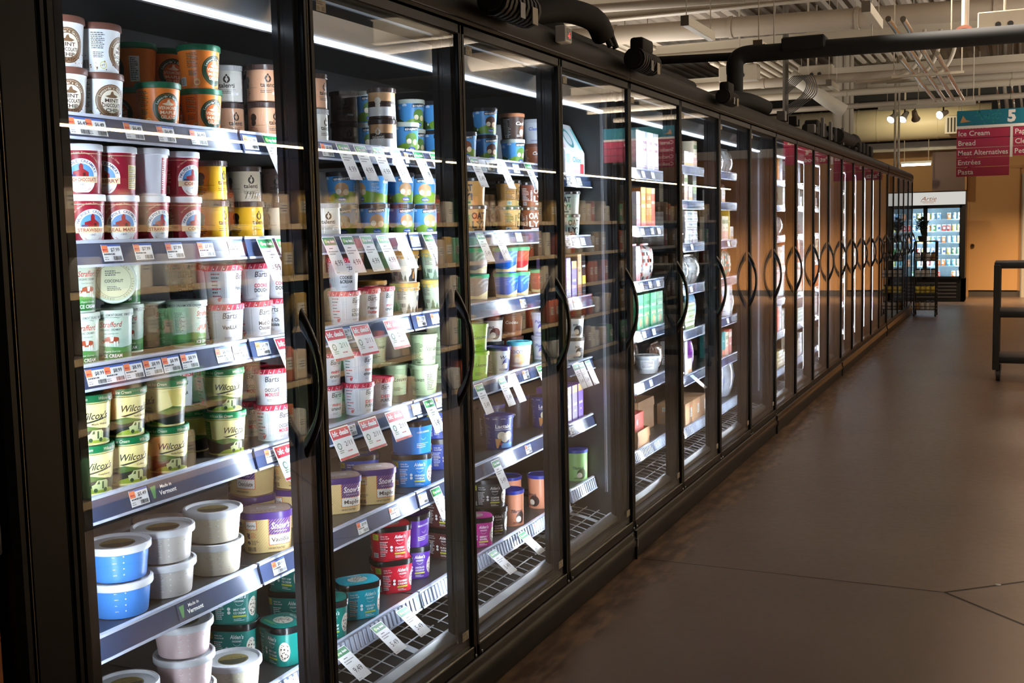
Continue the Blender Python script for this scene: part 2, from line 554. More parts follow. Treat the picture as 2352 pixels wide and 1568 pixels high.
jar('tlayer', 'layered brown and cream gelato jar', print_mat((60, 44, 38)), DKL, print_mat((236, 226, 210)), top=print_mat((214, 168, 122)), band=M_WHITE)

# --- green meadow pints with a cow
def cow(f, a, z, s, m1, m2):
    P = lambda pts, m: f.poly([(a + x * s, z + y * s) for x, y in pts], m)
    P([(-1.0, .05), (-.95, .55), (-.5, .72), (.5, .70), (.95, .62), (1.0, .2), (.8, -.1), (.3, -.2), (-.4, -.2), (-.8, -.15)], m1)
    for x in (-.85, -.55, .35, .75): P([(x, -.75), (x + .16, -.75), (x + .2, 0), (x - .06, 0)], m2)
    P([(-.2, .68), (.35, .68), (.25, .1), (-.1, .0)], m2)
    P([(-.98, .2), (-1.35, .2), (-1.5, -.2), (-1.25, -.3), (-.9, .0)], m1)
    P([(-1.32, .1), (-1.18, .1), (-1.22, -.25), (-1.38, -.22)], m2)
    P([(.95, .6), (1.1, .5), (1.08, -.4), (1.0, -.4)], m1)
def strafford(key, desc, lidtxt):
    f = Flat()
    G1, G2, WH = print_mat((78, 140, 70)), print_mat((44, 112, 52)), M_WHITE
    H = print_mat((176, 204, 190))
    f.poly([(-.12, .036), (-.08, .052), (-.05, .042), (-.02, .055), (.02, .044), (.055, .056), (.09, .044), (.12, .050), (.12, .018), (-.12, .018)], H)
    f.poly([(-.12, .004), (.12, .004), (.12, .026), (.07, .034), (.02, .028), (-.03, .034), (-.08, .027), (-.12, .031)], G1)
    f.rect(-.12, .004, .12, .018, G2)
    RD = print_mat((176, 50, 46))
    f.arc('YOUR VERMONT FAMILY', 0, .050, .040, .0040, M_TXT, spread=.8)
    f.text('Strafford', 0, .0705, .0155, RD, bold=.012, shear=.25, width=.042)
    f.text('ORGANIC CREAMERY', 0, .0630, .0058, M_TXT, bold=.01, width=.040)
    f.text('from Guernsey cows', 0, .0560, .0042, M_TXT, shear=.3, width=.028)
    cow(f, 0, .041, .0135, print_mat((160, 72, 44)), print_mat((238, 232, 226)))
    f.text('Organic Guernsey', 0, .0195, .0050, WH, shear=.3, width=.034)
    f.text('ICE CREAM', 0, .0085, .0098, WH, bold=.02, width=.042)
    f.rect(-.072, .030, -.044, .080, print_mat((206, 220, 208)))
    f.para(-.070, .034, -.046, .080, 14, M_TXT, 11)
    lf = Flat()
    for i in range(7):
        f2 = -.115 + i * .037
        lf.text(lidtxt, f2 + .012, .0925, .0070, M_TXT, bold=.01, width=.034)
    pint(key, desc, print_mat((188, 208, 192)), print_mat((200, 214, 200)), f, lf, rt=.0432, rb=.037, h=.0965, lidh=.0145)
strafford('straf', 'pale green cow pint', 'VERMONT ORGANIC')
strafford('straf2', 'pale green cow pint', 'ICE CREAM')
def coconut_lid():
    K = KINDS['straf']
    f = Flat()
    f.disc(0, 0, .040, print_mat((196, 200, 168)), 40)
    f.ring(0, 0, .0330, .0336, M_TXT, 40)
    f.arc('ORGANIC - VERMONT - ICE CREAM - STRAFFORD - ', 0, 0, .0350, .0052, M_TXT, spread=2 * PI * .97)
    f.text('COCONUT', 0, -.003, .0085, M_TXT, bold=.02, width=.036)
    f.para(-.016, .010, .016, .022, 3, M_TXT, 3); f.para(-.014, -.020, .014, -.010, 3, M_TXT, 4)
    mb = MB()
    f.onto(mb, top_surf(.1051), step=0)
    kind('coco_lying', 'ice_cream_pint', 'ice cream pint', 'pint lying on its side, coconut lid showing', .0455, .112, K['parts'] + [('lid_print', mb.mesh('lid_print'))])
coconut_lid()

# --- white pints with striped red lids
def barts(key, lines, cols, cat='ice cream pint'):
    f = Flat()
    f.arc('HAND CRAFTED SINCE', 0, .036, .0340, .0034, M_TXT, spread=.55)
    f.text('Barts', 0, .0575, .0190, print_mat((70, 72, 78)), bold=.015, shear=.15, width=.034)
    f.text('ICE CREAM', 0, .0525, .0036, M_TXT, width=.018)
    for i, s in enumerate(lines):
        f.text(s, 0, .0330 - i * .0115, .0125, cols[i], bold=.03, width=.036)
    f.para(-.014, .009, .014, .015, 2, M_TXTG, 3)
    for i in range(7):
        f.para(-.074, .016 + i * .0085, -.052, .0225 + i * .0085, 1, M_TXT if i % 2 else M_RED, i)
    for a in (-.044, -.0405, -.034): f.para(a - .0008, .012, a + .0012, .072, 26, M_TXTG, int(a * 1e5))
    f.poly([(-.062, .012), (-.058, .016), (-.054, .015), (-.050, .020), (-.052, .012), (-.056, .006), (-.060, .007)], print_mat((200, 90, 96)))
    f.para(.040, .014, .070, .070, 13, M_TXTG, 8)
    f.barcode(.078, .012, .092, .034, M_BLACKP)
    lf = Flat()
    P2 = print_mat((238, 150, 160))
    for i in range(24):
        a = -.140 + i * .0118
        lf.poly([(a, .0775), (a + .0026, .0775), (a + .0072, .0885), (a + .0046, .0885)], P2)
        if i % 2: lf.disc(a + .0075, .0815, .0018, M_WHITE, 8)
    pint(key, 'white pint with striped red lid', print_mat((214, 217, 224)), print_mat((202, 50, 76)), f, lf, rt=.0432, rb=.0370, h=.083, lidh=.0135)
DT = print_mat((40, 40, 46))
barts('bvan', ['VaniLLA'], [DT]); barts('bmud', ['Mud Ch', 'Chocolate'], [DT, DT]); barts('bdough', ['COOKIE', 'DOUGH'], [M_RED, DT])
barts('bmousse', ['CHOCOLATE', 'MOUSSE'], [DT, M_RED]); barts('bcc', ['COOKIES', '&CREAM'], [DT, DT]); barts('bpb', ['Peanut', 'Butter'], [DT, M_RED])
barts('bmint', ['mint', 'crunch'], [M_RED, DT]); barts('bdeep', ['DEEP', 'PURPLE'], [M_RED, DT])

# --- green-lid pints with a truck
def wilcox(key, flavour):
    f = Flat()
    HB, HG, HL = print_mat((34, 40, 34)), print_mat((74, 110, 46)), print_mat((150, 170, 60))
    f.poly([(-.13, .040), (-.09, .047), (-.05, .036), (-.02, .041), (.03, .030), (.07, .044), (.13, .034), (.13, .004), (-.13, .004)], HG)
    f.poly([(-.13, .030), (-.07, .036), (-.03, .026), (.02, .033), (.06, .026), (.13, .036), (.13, .004), (-.13, .004)], HB)
    f.poly([(-.045, .004), (.055, .004), (.03, .012), (-.005, .017), (-.03, .012)], HL)
    TR, TD = print_mat((196, 204, 150)), print_mat((60, 80, 50))
    f.poly([(-.012, .010), (.022, .010), (.022, .026), (.018, .030), (-.002, .030), (-.007, .023), (-.014, .020)], TR)
    f.poly([(-.003, .022), (.003, .022), (.003, .028), (0, .028)], TD); f.rect(.008, .012, .012, .027, TD)
    f.disc(-.006, .010, .0042, TD, 14); f.disc(.016, .010, .0042, TD, 14)
    f.text("Wilcox's", 0, .052, .0200, HB, bold=.012, shear=.35, width=.060)
    f.poly([(-.030, .0435), (.024, .054), (.030, .0555), (.022, .0510), (-.022, .0415)], HB)
    f.text(flavour, .014, .0400, .0052, print_mat((90, 50, 40)), bold=.02, width=.034)
    f.rect(-.092, .036, -.060, .080, print_mat((60, 110, 46))); f.para(-.090, .038, -.062, .078, 9, print_mat((170, 190, 100)), 3)
    f.poly([(.06, .080), (.10, .080), (.108, .046), (.07, .044)], print_mat((222, 200, 110)))
    f.rect(-.14, .0825, .14, .0838, HG)
    lf = Flat()
    for i in range(4):
        lf.text('Wilcox Ice Cream', -.115 + i * .077, .0905, .0088, print_mat((226, 226, 190)), shear=.3, bold=.01, width=.055)
    pint(key, 'pale yellow truck pint with green lid', print_mat((236, 226, 156)), print_mat((22, 110, 66)), f, lf, rt=.0475, rb=.0395, h=.092, lidh=.0150)
for k, s in (('wx1', 'Coffee'), ('wx2', 'Vanilla Raspberry'), ('wx3', 'Maple Walnut'), ('wx4', 'Raspberry')): wilcox(k, s)

# --- round deli tubs
def deli(key, desc, col, speck=None, sticker=True):
    mb = MB()
    rt, rb, h = .0640, .0560, .072
    mb.lathe([(rb - .005, 0), (rb - .001, .001), (rb, .004), (rb + (rt - rb) * .5, h * .5), (rt - .0006, h - .004)], col, 56)
    if speck:
        f = Flat(); r = random.Random(len(key))
        for i in range(70): f.disc(r.uniform(-.19, .19), r.uniform(.008, .062), r.uniform(.0004, .0011), speck, 7)
        f.onto(mb, round_surf([(rb, 0), (rt, h)], .06))
    f = Flat()
    for i in range(4):
        f.para(-.012, .016 + i * .013, -.004, .019 + i * .013, 1, M_WHITE, i); f.disc(.010, .0175 + i * .013, .0016, M_WHITE, 8)
    f.onto(mb, round_surf([(rb, 0), (rt, h)], .06))
    ld = MB()
    LID = mat('translucent_lid', (222, 226, 232), .35)
    rl = .0690
    ld.lathe([(rt - .001, h - .010), (rl - .001, h - .011), (rl, h - .009), (rl, h + .002), (rl - .0015, h + .0042), (rl - .006, h + .0044), (rl - .0085, h + .001), (rl - .010, h - .0012), (.02, h - .0015)], LID, 56)
    parts = [('tub', mb.mesh('tub')), ('lid', ld.mesh('lid'))]
    if sticker:
        s = MB(); f = Flat()
        f.disc(0, 0, .036, print_mat((58, 54, 44)), 40)
        f.disc(0, 0, .035, print_mat((150, 132, 78)), 40, PI * .06, PI * 1.06)
        f.disc(0, 0, .0330, print_mat((64, 60, 48)), 40, PI, PI * 2)
        f.para(-.024, -.022, .004, .004, 7, print_mat((60, 50, 30)), 2)
        f.text('ICE CREAM', .006, .008, .0075, print_mat((40, 36, 28)), bold=.02, width=.030)
        f.ring(0, 0, .0335, .0345, print_mat((190, 170, 110)), 40)
        f.onto(s, top_surf(h - .0014), step=0)
        parts.append(('lid_sticker', s.mesh('lid_sticker')))
    kind(key, 'ice_cream_tub', 'ice cream tub', desc, rl, h + .0044, parts)
deli('dblue', 'bright blue round tub', print_mat((70, 146, 236)))
deli('dgrey', 'speckled grey round tub', print_mat((206, 202, 196)), print_mat((90, 86, 90)))
deli('dcream', 'cream round tub', print_mat((222, 214, 192)), print_mat((150, 140, 120)))
deli('dpink', 'pale pink round tub', print_mat((226, 202, 204)), print_mat((190, 130, 140)))

# --- rounded rectangular tubs
def squround(key, desc, col, lidtop, rim, art, topart=None, rx=.050, ry=.062, h=.098, n=3.2, tp=.90):
    mb = MB()
    pts = squircle(rx, ry, n, 64)
    mb.loft([[(x * k, y * k, z) for x, y in pts] for k, z in ((tp - .03, 0), (tp, .001), (tp + (1 - tp) * .5, h * .5), (1, h - .002), (1, h))], col)
    art.onto(mb, squ_surf(rx, ry, n, h, tp), step=.003)
    ld = MB()
    ld.loft([[(x * k, y * k, z) for x, y in pts] for k, z in ((1.005, h - .012), (1.035, h - .012), (1.04, h - .010), (1.04, h + .002), (1.02, h + .0045), (.97, h + .0048), (.95, h + .003))], rim)
    tp_mb = MB()
    tp_mb.loft([[(x * k, y * k, z) for x, y in pts] for k, z in ((.965, h + .003), (.96, h + .0046), (.93, h + .0052), (.5, h + .0056))], lidtop)
    if topart: topart.onto(tp_mb, top_surf(h + .0056), step=0)
    kind(key, 'ice_cream_tub', 'ice cream tub', desc, ry * 1.03, h + .0062, [('carton', mb.mesh('carton')), ('lid', ld.mesh('lid')), ('lid_panel', tp_mb.mesh('lid_panel'))])
def snow(key, flavour, desc='tan waffle tub with purple lid'):
    f = Flat()
    PU, OR, TAN, TX = print_mat((82, 44, 128)), print_mat((220, 120, 60)), print_mat((232, 206, 146)), print_mat((60, 48, 70))
    W2 = print_mat((212, 178, 112))
    for i in range(-26, 27):
        f.poly([(i * .0075, .006), (i * .0075 + .0011, .006), (i * .0075 + .078, .084), (i * .0075 + .0769, .084)], W2)
    f.layer = 2
    f.rect(-.002, .018, .062, .088, OR)
    f.rect(0, .046, .060, .088, PU)
    f.text("Snow's", .030, .060, .0230, M_WHITE, bold=.025, shear=.2, width=.050)
    f.text('PREMIUM ICE CREAM', .030, .052, .0038, M_WHITE, width=.034)
    f.rect(0, .020, .060, .0445, M_WHITE)
    f.text(flavour, .030, .027, .0155, TX, bold=.02, width=.050)
    f.text('HANDCRAFTED', .020, .0085, .0066, TX, bold=.02, width=.046)
    f.rect(-.062, .060, -.030, .084, OR); f.rect(-.060, .062, -.032, .082, M_WHITE)
    f.text(flavour, -.046, .069, .0070, TX, bold=.02, width=.022)
    f.rect(-.058, .038, -.050, .052, TX); f.para(-.047, .040, -.030, .054, 4, OR, 3)
    f.disc(-.054, .028, .005, TX, 6); f.para(-.047, .022, -.026, .034, 4, TX, 5)
    f.barcode(-.060, .006, -.036, .017, TX, TAN)
    t = Flat()
    t.rect(-.040, -.030, .040, .030, print_mat((196, 176, 168)))
    t.rect(-.024, -.010, .024, .010, print_mat((226, 222, 226))); t.para(-.020, -.006, .020, .006, 2, TX, 3)
    for i in range(9): t.poly([(-.044 + i * .009, -.036), (-.040 + i * .009, -.036), (-.047 + i * .011, -.030), (-.050 + i * .011, -.030)], print_mat((120, 96, 88)))
    squround(key, desc, TAN, print_mat((186, 160, 150)), print_mat((66, 40, 112), .3), f, t)
snow('snowv', 'Vanilla'); snow('snowc', 'Chocolate'); snow('snowd', 'Maple')
def alden(key, desc, col, flavour, lid=None, dark=None):
    f = Flat()
    YL, CK = print_mat((206, 206, 70)), print_mat((206, 198, 186))
    f.text("Alden's", .022, .066, .0150, M_WHITE, bold=.02, shear=.2, width=.036)
    f.text('ORGANIC', .022, .057, .0068, M_WHITE, bold=.02, width=.026)
    f.ring(.022, .058, .0105, .0112, M_WHITE, 16, PI * 1.15, PI * 1.85)
    for i, s in enumerate(flavour): f.text(s, .022, .034 - i * .009, .0080, M_WHITE, bold=.03, width=.032)
    f.rect(.004, .0165, .040, .0215, YL); f.para(.006, .006, .038, .014, 2, M_WHITE, 3)
    f.disc(.062, .040, .026, CK, 26, sx=.6)
    r = random.Random(8)
    for i in range(24): f.disc(.062 + r.uniform(-.010, .010), .040 + r.uniform(-.020, .020), r.uniform(.001, .0028), print_mat((70, 52, 44)), 6)
    f.disc(-.006, .030, .0045, M_WHITE, 12); f.disc(-.006, .040, .0045, M_WHITE, 12)
    f.rect(-.066, .064, -.046, .082, YL); f.para(-.064, .067, -.048, .080, 4, print_mat((90, 96, 40)), 1)
    f.text('Only the', -.028, .073, .0052, M_WHITE, bold=.02, width=.022); f.text('Good Stuff', -.026, .066, .0052, M_WHITE, bold=.02, width=.026)
    f.para(-.042, .012, -.014, .060, 9, M_WHITE, 6)
    f.barcode(-.066, .010, -.050, .022, M_BLACKP, M_WHITE)
    f.text('ORGANIC FOR EVERYONE', -.11, .066, .0075, M_WHITE, bold=.02, width=.050)
    f.ring(-.11, .056, .011, .012, M_WHITE, 16, PI * 1.15, PI * 1.85); f.para(-.135, .020, -.085, .036, 3, M_WHITE, 2)
    t = Flat()
    t.disc(0, 0, .024, CK, 30, sx=1.2)
    for i in range(40): t.disc(r.uniform(-.020, .020), r.uniform(-.016, .016), r.uniform(.001, .003), print_mat((90, 78, 66)), 6)
    t.text('MINT CHIP' if key == 'ateal' else flavour[0], 0, .030, .0085, M_WHITE, bold=.02, width=.040)
    t.para(-.034, -.038, .034, -.030, 2, print_mat((150, 200, 90)), 5)
    squround(key, desc, col, lid or col, print_mat((18, 20, 24), .25), f, t)
alden('ateal', 'dark teal ice cream tub', print_mat((10, 118, 110)), ['MINT CHIP', 'ICE CREAM'])
alden('aaqua', 'aqua ice cream tub', print_mat((12, 166, 190)), ['VANILLA', 'CHIP'])
alden('ared', 'red ice cream tub', print_mat((204, 22, 50)), ['STRAWBERRY', 'CREAM'])
alden('apurple', 'purple ice cream tub', print_mat((84, 40, 150)), ['CHOCOLATE', 'CHOCOLATE CHIP'])
alden('abrown', 'chocolate brown ice cream tub', print_mat((84, 42, 44)), ['FUDGE', 'SWIRL'])
alden('ablue', 'sky blue ice cream tub', print_mat((14, 128, 214)), ['FRENCH', 'VANILLA'])
alden('anavy', 'royal blue ice cream tub', print_mat((28, 70, 170)), ['VANILLA', 'BEAN'])
alden('ablack', 'black ice cream tub', print_mat((34, 32, 32)), ['COFFEE', 'CREAM'])
alden('amagenta', 'magenta ice cream tub', print_mat((180, 40, 130)), ['BERRY', 'SWIRL'])

# --- sky blue pints with clouds
def bj(key, blob, flavour, desc='sky blue cloud pint with dark lid', lid=None):
    f = Flat()
    CL, G, GD = print_mat((206, 222, 240)), print_mat((112, 152, 50)), print_mat((60, 92, 34))
    for a, z, s in ((-.075, .066, 1), (-.048, .074, .7), (.052, .072, .8), (.085, .062, 1), (-.10, .050, .8)):
        for dx, dz, r in ((-.006, 0, .005), (0, .002, .0065), (.006, 0, .005)): f.disc(a + dx * s, z + dz * s, r * s, CL, 12); f.layer -= 1
        f.layer += 1
    f.poly([(-.12, .004), (.12, .004), (.12, .020), (.06, .030), (.02, .038), (-.03, .030), (-.07, .012), (-.12, .020)], G)
    f.poly([(-.12, .004), (-.04, .004), (-.05, .022), (-.075, .034), (-.10, .026), (-.12, .028)], GD)
    f.disc(0, .043, .019, print_mat(blob), 24, sx=1.1)
    f.disc(-.010, .036, .008, print_mat((240, 228, 206)), 14); f.disc(.012, .034, .009, print_mat((230, 206, 170)), 14)
    f.poly([(-.024, .066), (.024, .069), (.024, .080), (-.024, .077)], M_BLACKP)
    f.text("BEN&JERRY'S", 0, .0690, .0082, M_WHITE, bold=.03, width=.044, rot=.06)
    f.disc(0, .014, .0065, M_BLUEP, 20, sx=2.0); f.text(flavour, 0, .0115, .0062, M_WHITE, bold=.02, width=.022)
    f.para(.040, .034, .066, .060, 6, M_WHITE, 7)
    f.disc(-.052, .018, .004, M_WHITE, 10)
    pint(key, desc, print_mat((78, 150, 214)), lid or print_mat((46, 44, 48), .25), f, rt=.0432, rb=.0370, h=.085)
bj('bjv', (196, 152, 110), 'Vanilla'); bj('bjc', (120, 70, 50), 'Fudge'); bj('bjg', (90, 60, 50), 'Chunk')
bj('bjl', (90, 130, 60), 'Mint', 'sky blue cloud pint with pale lid', print_mat((190, 200, 190)))

# --- others
def dogs(key, desc, base, lid, tree):
    f = Flat()
    DG = print_mat((30, 28, 28))
    f.text('ICE CREAM FOR', .004, .072, .0082, DG, bold=.02, width=.046); f.text('A BEST FRIEND', .004, .066, .0045, DG, width=.030)
    f.poly([(-.004, .004), (.022, .004), (.022, .020), (.016, .034), (.018, .046), (.014, .056), (.004, .056), (0, .048), (.006, .036), (.004, .026), (-.004, .016)], DG)
    f.poly([(.008, .012), (.017, .012), (.016, .030), (.011, .036)], print_mat((208, 140, 66)))
    for a, s in ((-.070, 1), (-.056, .7), (-.030, .9), (-.016, .6), (.040, .8), (.056, 1.1)):
        f.poly([(a - .010 * s, .004), (a + .010 * s, .004), (a + .004 * s, .016 * s + .004), (a + .007 * s, .014 * s + .004), (a, .034 * s + .004), (a - .007 * s, .014 * s + .004), (a - .004 * s, .016 * s + .004)], tree)
    f.para(-.064, .046, -.034, .078, 7, M_TXT, 6); f.barcode(-.058, .022, -.040, .034, M_BLACKP, base)
    lf = Flat()
    for i in range(16): lf.disc(-.135 + i * .018, .0790, .0075, lid, 10, PI, 2 * PI)
    pint(key, desc, base, lid, f, lf, rt=.0445, rb=.037, h=.088)
dogs('dogc', 'cream dog pint with orange lid', print_mat((222, 216, 198)), print_mat((228, 168, 80)), print_mat((120, 112, 90)))
dogs('dogg', 'pale green dog pint with yellow lid', print_mat((176, 200, 176)), print_mat((224, 190, 90)), print_mat((84, 112, 84)))
def vanl(key, desc, col, lid):
    f = Flat()
    D2 = print_mat((40, 48, 34))
    f.text('Van Leeuwen', .004, .044, .0190, D2, bold=.008, shear=.3, width=.074)
    f.para(-.010, .014, .024, .026, 3, D2, 3); f.para(-.070, .012, -.042, .070, 14, D2, 4); f.para(.052, .016, .078, .068, 10, D2, 8)
    f.barcode(-.064, .005, -.050, .011, D2)
    pint(key, desc, col, lid, f, rt=.0440, rb=.0365, h=.088)
vanl('vlg', 'pale sage green pint', print_mat((184, 204, 160)), print_mat((182, 202, 160)))
vanl('vll', 'lime green pint', print_mat((150, 194, 52)), print_mat((156, 200, 60)))
def oat(key, desc, col, ink):
    f = Flat()
    for i, s in enumerate(('OAT', 'LY!')): f.text(s, .004, .048 - i * .030, .030, ink, bold=.04, width=.048)
    f.rect(-.012, .006, .020, .013, ink)
    f.para(-.070, .020, -.034, .070, 9, ink, 3); f.barcode(-.066, .006, -.050, .016, M_BLACKP, M_WHITE)
    f.text('FROZEN', -.026, .040, .0090, ink, bold=.02, rot=PI / 2, width=.040)
    lf = Flat()
    for i in range(20): lf.rect(-.140 + i * .0142, .0815, -.132 + i * .0142, .0895, M_BLACKP if i % 2 else M_WHITE)
    pint(key, desc, col, print_mat((60, 58, 58)), f, lf, rt=.0440, rb=.0375, h=.086)
OW = print_mat((236, 232, 226))
oat('oatt', 'tan pint with black and white lid', print_mat((222, 168, 96)), DT); oat('oatb', 'brown pint with black and white lid', print_mat((128, 68, 50)), OW)
oat('oatp', 'pale mint pint with striped lid', print_mat((196, 214, 200)), DT)
def wave(key, desc, col, col2):
    f = Flat()
    CRM = print_mat((232, 214, 166))
    f.poly([(-.12, .004), (.12, .004), (.12, .040), (.07, .044), (.03, .030), (-.01, .014), (-.06, .016), (-.12, .012)], CRM)
    f.ring(.030, .030, .030, .037, col2, 24, .3, 2.6); f.ring(.030, .030, .044, .050, col2, 24, .5, 2.5)
    f.disc(.044, .040, .014, M_WHITE, 20); f.disc(.044, .040, .011, col2, 20); f.text('CO', .044, .036, .010, M_WHITE, bold=.03)
    f.para(-.06, .016, -.03, .028, 3, M_TXT, 3)
    pint(key, desc, col, print_mat((58, 170, 120)), f, rt=.0445, rb=.037, h=.084)
wave('wvb', 'deep blue wave pint with green lid', print_mat((24, 100, 200)), print_mat((90, 170, 230)))
wave('wvr', 'red wave pint with green lid', print_mat((164, 36, 40)), print_mat((220, 90, 60)))
wave('wvg', 'grey wave pint with green lid', print_mat((150, 136, 132)), print_mat((190, 180, 176)))
def simple(key, desc, col, lid, word, ink, blob=None, shear=.2, **kw):
    f = Flat()
    if blob: f.disc(.016, .030, .022, print_mat(blob), 22); f.disc(.006, .024, .012, print_mat((236, 226, 206)), 16)
    f.text(word, 0, .050, .0170, ink, bold=.02, shear=shear, width=.052)
    f.para(-.070, .014, -.040, .072, 12, ink, 5); f.para(-.018, .008, .018, .016, 2, ink, 6); f.barcode(-.066, .006, -.05, .013, M_BLACKP, M_WHITE)
    pint(key, desc, col, lid, f, **kw)
simple('cado', 'dark brown pint with tan lid', print_mat((72, 54, 48)), print_mat((170, 110, 76)), 'Cado', OW, (150, 90, 60))
simple('grey', 'light grey pint', print_mat((186, 190, 200)), print_mat((176, 180, 190)), 'Classic', M_BLUEP)
simple('rust', 'reddish brown pint', print_mat((140, 80, 52)), print_mat((110, 66, 54)), 'Cocoa', OW)
simple('wil', 'white pint with navy lid', print_mat((222, 226, 234)), print_mat((52, 52, 110)), 'Wil', print_mat((40, 44, 90)), (60, 80, 140), rt=.046)
simple('ccn', 'white pint with cyan lid', print_mat((222, 226, 220)), print_mat((100, 196, 220)), 'COCO', print_mat((60, 140, 190)), (230, 196, 140), rt=.046)
simple('vio', 'white and violet pint', print_mat((206, 204, 222)), print_mat((190, 188, 204)), 'Pure', print_mat((90, 70, 160)), (104, 84, 180))
simple('so', 'white pint with black speech bubble', print_mat((226, 228, 224)), print_mat((44, 44, 46)), 'so', DT, (36, 36, 38))
simple('tlk', 'salmon pink pint with navy lid', print_mat((212, 140, 108)), print_mat((32, 46, 140)), 'Tillamook', print_mat((40, 36, 60)), (60, 44, 44), rt=.048, rb=.0455, h=.124)
simple('tlg', 'pistachio green pint with navy lid', print_mat((150, 196, 120)), print_mat((32, 60, 150)), 'Tillamook', print_mat((40, 46, 40)), (70, 90, 50), rt=.048, rb=.0455, h=.124)
def lact(key, desc):
    f = Flat()
    f.text('Lactaid', 0, .078, .0200, M_WHITE, bold=.03, width=.058)
    f.rect(-.030, .0715, .034, .0735, M_WHITE)
    f.disc(-.006, .050, .016, print_mat((232, 222, 196)), 22); f.disc(.020, .050, .016, print_mat((226, 214, 186)), 22); f.disc(.006, .040, .014, print_mat((240, 232, 212)), 20)
    f.poly([(-.026, .006), (-.020, .006), (-.006, .040), (-.030, .040)], print_mat((206, 150, 84)))
    f.rect(-.008, .006, .040, .024, print_mat((110, 170, 226))); f.disc(-.010, .022, .005, M_RED, 12)
    f.para(-.080, .020, -.046, .090, 14, M_TXTG, 3); f.barcode(.056, .024, .076, .046, M_BLACKP, M_WHITE)
    lf = Flat()
    for i in range(9): lf.text('vanilla', -.125 + i * .031, .1105, .0060, M_WHITE, width=.018)
    pint(key, desc, print_mat((26, 50, 112)), print_mat((24, 46, 110)), f, lf, rt=.0520, rb=.0470, h=.115)
lact('lac', 'navy vanilla ice cream tub with cone')
simple('nav', 'dark navy tall tub', print_mat((34, 38, 52)), print_mat((30, 40, 90)), 'Cream', M_WHITE, None, rt=.050, rb=.0455, h=.118)

# --- boxes, bags, cartons; all stand with their front on +x
def box_kind(key, name, cat, desc, w, d, h, col, bands=(), words=(), seam=True, art=None):
    mb = MB()
    mb.rbox(-d / 2, d / 2, -w / 2, w / 2, 0, h, col, .0015, 1)
    f = Flat()
    for z0, z1, m in bands: f.rect(-w / 2 + .001, z0 * h, w / 2 - .001, z1 * h, m)
    for s, z, size, m in words: f.text(s, 0, z * h, size, m, bold=.03, width=w * .86)
    f.para(-w * .38, h * .06, w * .38, h * .16, 2, M_TXTG, 2)
    if art: art(f)
    f.onto(mb, flat_surf_x(d / 2), step=0)
    g = Flat()
    g.para(-d * .38, h * .12, d * .38, h * .6, 7, M_TXTG, 5); g.barcode(-d * .3, h * .66, -d * .3 + .02, h * .82, M_BLACKP, M_WHITE)
    g.onto(mb, lambda a, z, off: (a, -w / 2 - off, z), step=0)
    if seam: mb.box(-d / 2 + .001, d / 2 - .001, -.0006, .0006, h, h + .0004, M_TXTG)
    fl = MB(); fl.box(d / 2 - .012, d / 2 + .0006, -w / 2 + .003, w / 2 - .003, h + .0002, h + .0010, col)
    kind(key, name, cat, desc, max(w, d) / 2, h + .001, [('box', mb.mesh('box')), ('top_flap', fl.mesh('top_flap'))], rect=(d, w))
def bag_kind(key, name, cat, desc, w, d, h, col, accents, seed=1, word=None, ink=None, clearbag=False):
    r = random.Random(seed)
    mb = MB()
    rings = []
    N = 28
    for j in range(11):
        t = j / 10
        k = math.sin(PI * (0.10 + 0.80 * t)) ** 0.55
        kx = k if t < .93 else .16
        ring = []
        for i in range(N):
            a = 2 * PI * i / N
            wob = .95 + .06 * math.sin(3 * a + seed + 4 * t) + r.uniform(-.05, .02)
            ring.append((d / 2 * kx * math.cos(a) * wob, w / 2 * (.86 + .14 * k) * math.copysign(abs(math.sin(a)) ** .7, math.sin(a)), h * t))
        rings.append(ring)
    mb.loft(rings, col)
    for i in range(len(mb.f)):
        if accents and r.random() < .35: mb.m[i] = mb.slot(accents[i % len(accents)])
    if word:
        f = Flat(); f.text(word, 0, h * .5, h * .16, ink, bold=.03, width=w * .7)
        f.onto(mb, lambda a, z, off: (d / 2 * 1.02 * math.sqrt(max(.05, 1 - (2 * a / w) ** 2)) + off, a, z), step=.01)
    se = MB(); se.box(-.002, .002, -w * .44, w * .44, h * .985, h * 1.05, accents[0] if accents else col)
    kind(key, name, cat, desc, max(w, d) / 2, h * 1.05, [('bag', mb.mesh('bag', 60)), ('seal_strip', se.mesh('seal_strip'))], rect=(d, w))
KRAFT = mat('kraft_cardboard', (178, 136, 96), .8, noise=.08, nscale=30)
P = print_mat
box_kind('bxw', 'novelty_box', 'frozen food box', 'white frozen dessert box', .085, .14, .188, P((226, 228, 234)), [(.0, .10, P((170, 160, 190)))], [('PURE', .70, .016, P((90, 70, 110))), ('BARS', .52, .016, P((160, 90, 100)))])
box_kind('bxo', 'novelty_box', 'frozen food box', 'orange frozen snack box', .080, .15, .19, P((230, 132, 36)), [(.0, .12, P((220, 70, 50))), (.86, 1.0, P((236, 190, 90)))], [('LAS', .70, .026, P((250, 236, 200))), ('MAYA', .50, .026, P((250, 236, 200)))])
box_kind('bxr', 'novelty_box', 'frozen food box', 'red orange frozen snack box', .060, .15, .19, P((220, 84, 56)), [(.86, 1.0, P((240, 200, 160)))], [('MAYA', .6, .020, P((250, 230, 210)))])
box_kind('bxp', 'novelty_box', 'frozen food box', 'pink white dessert box', .060, .14, .17, P((232, 224, 228)), [(.0, .25, P((230, 120, 120)))], [('OSO', .55, .026, M_TXT)])
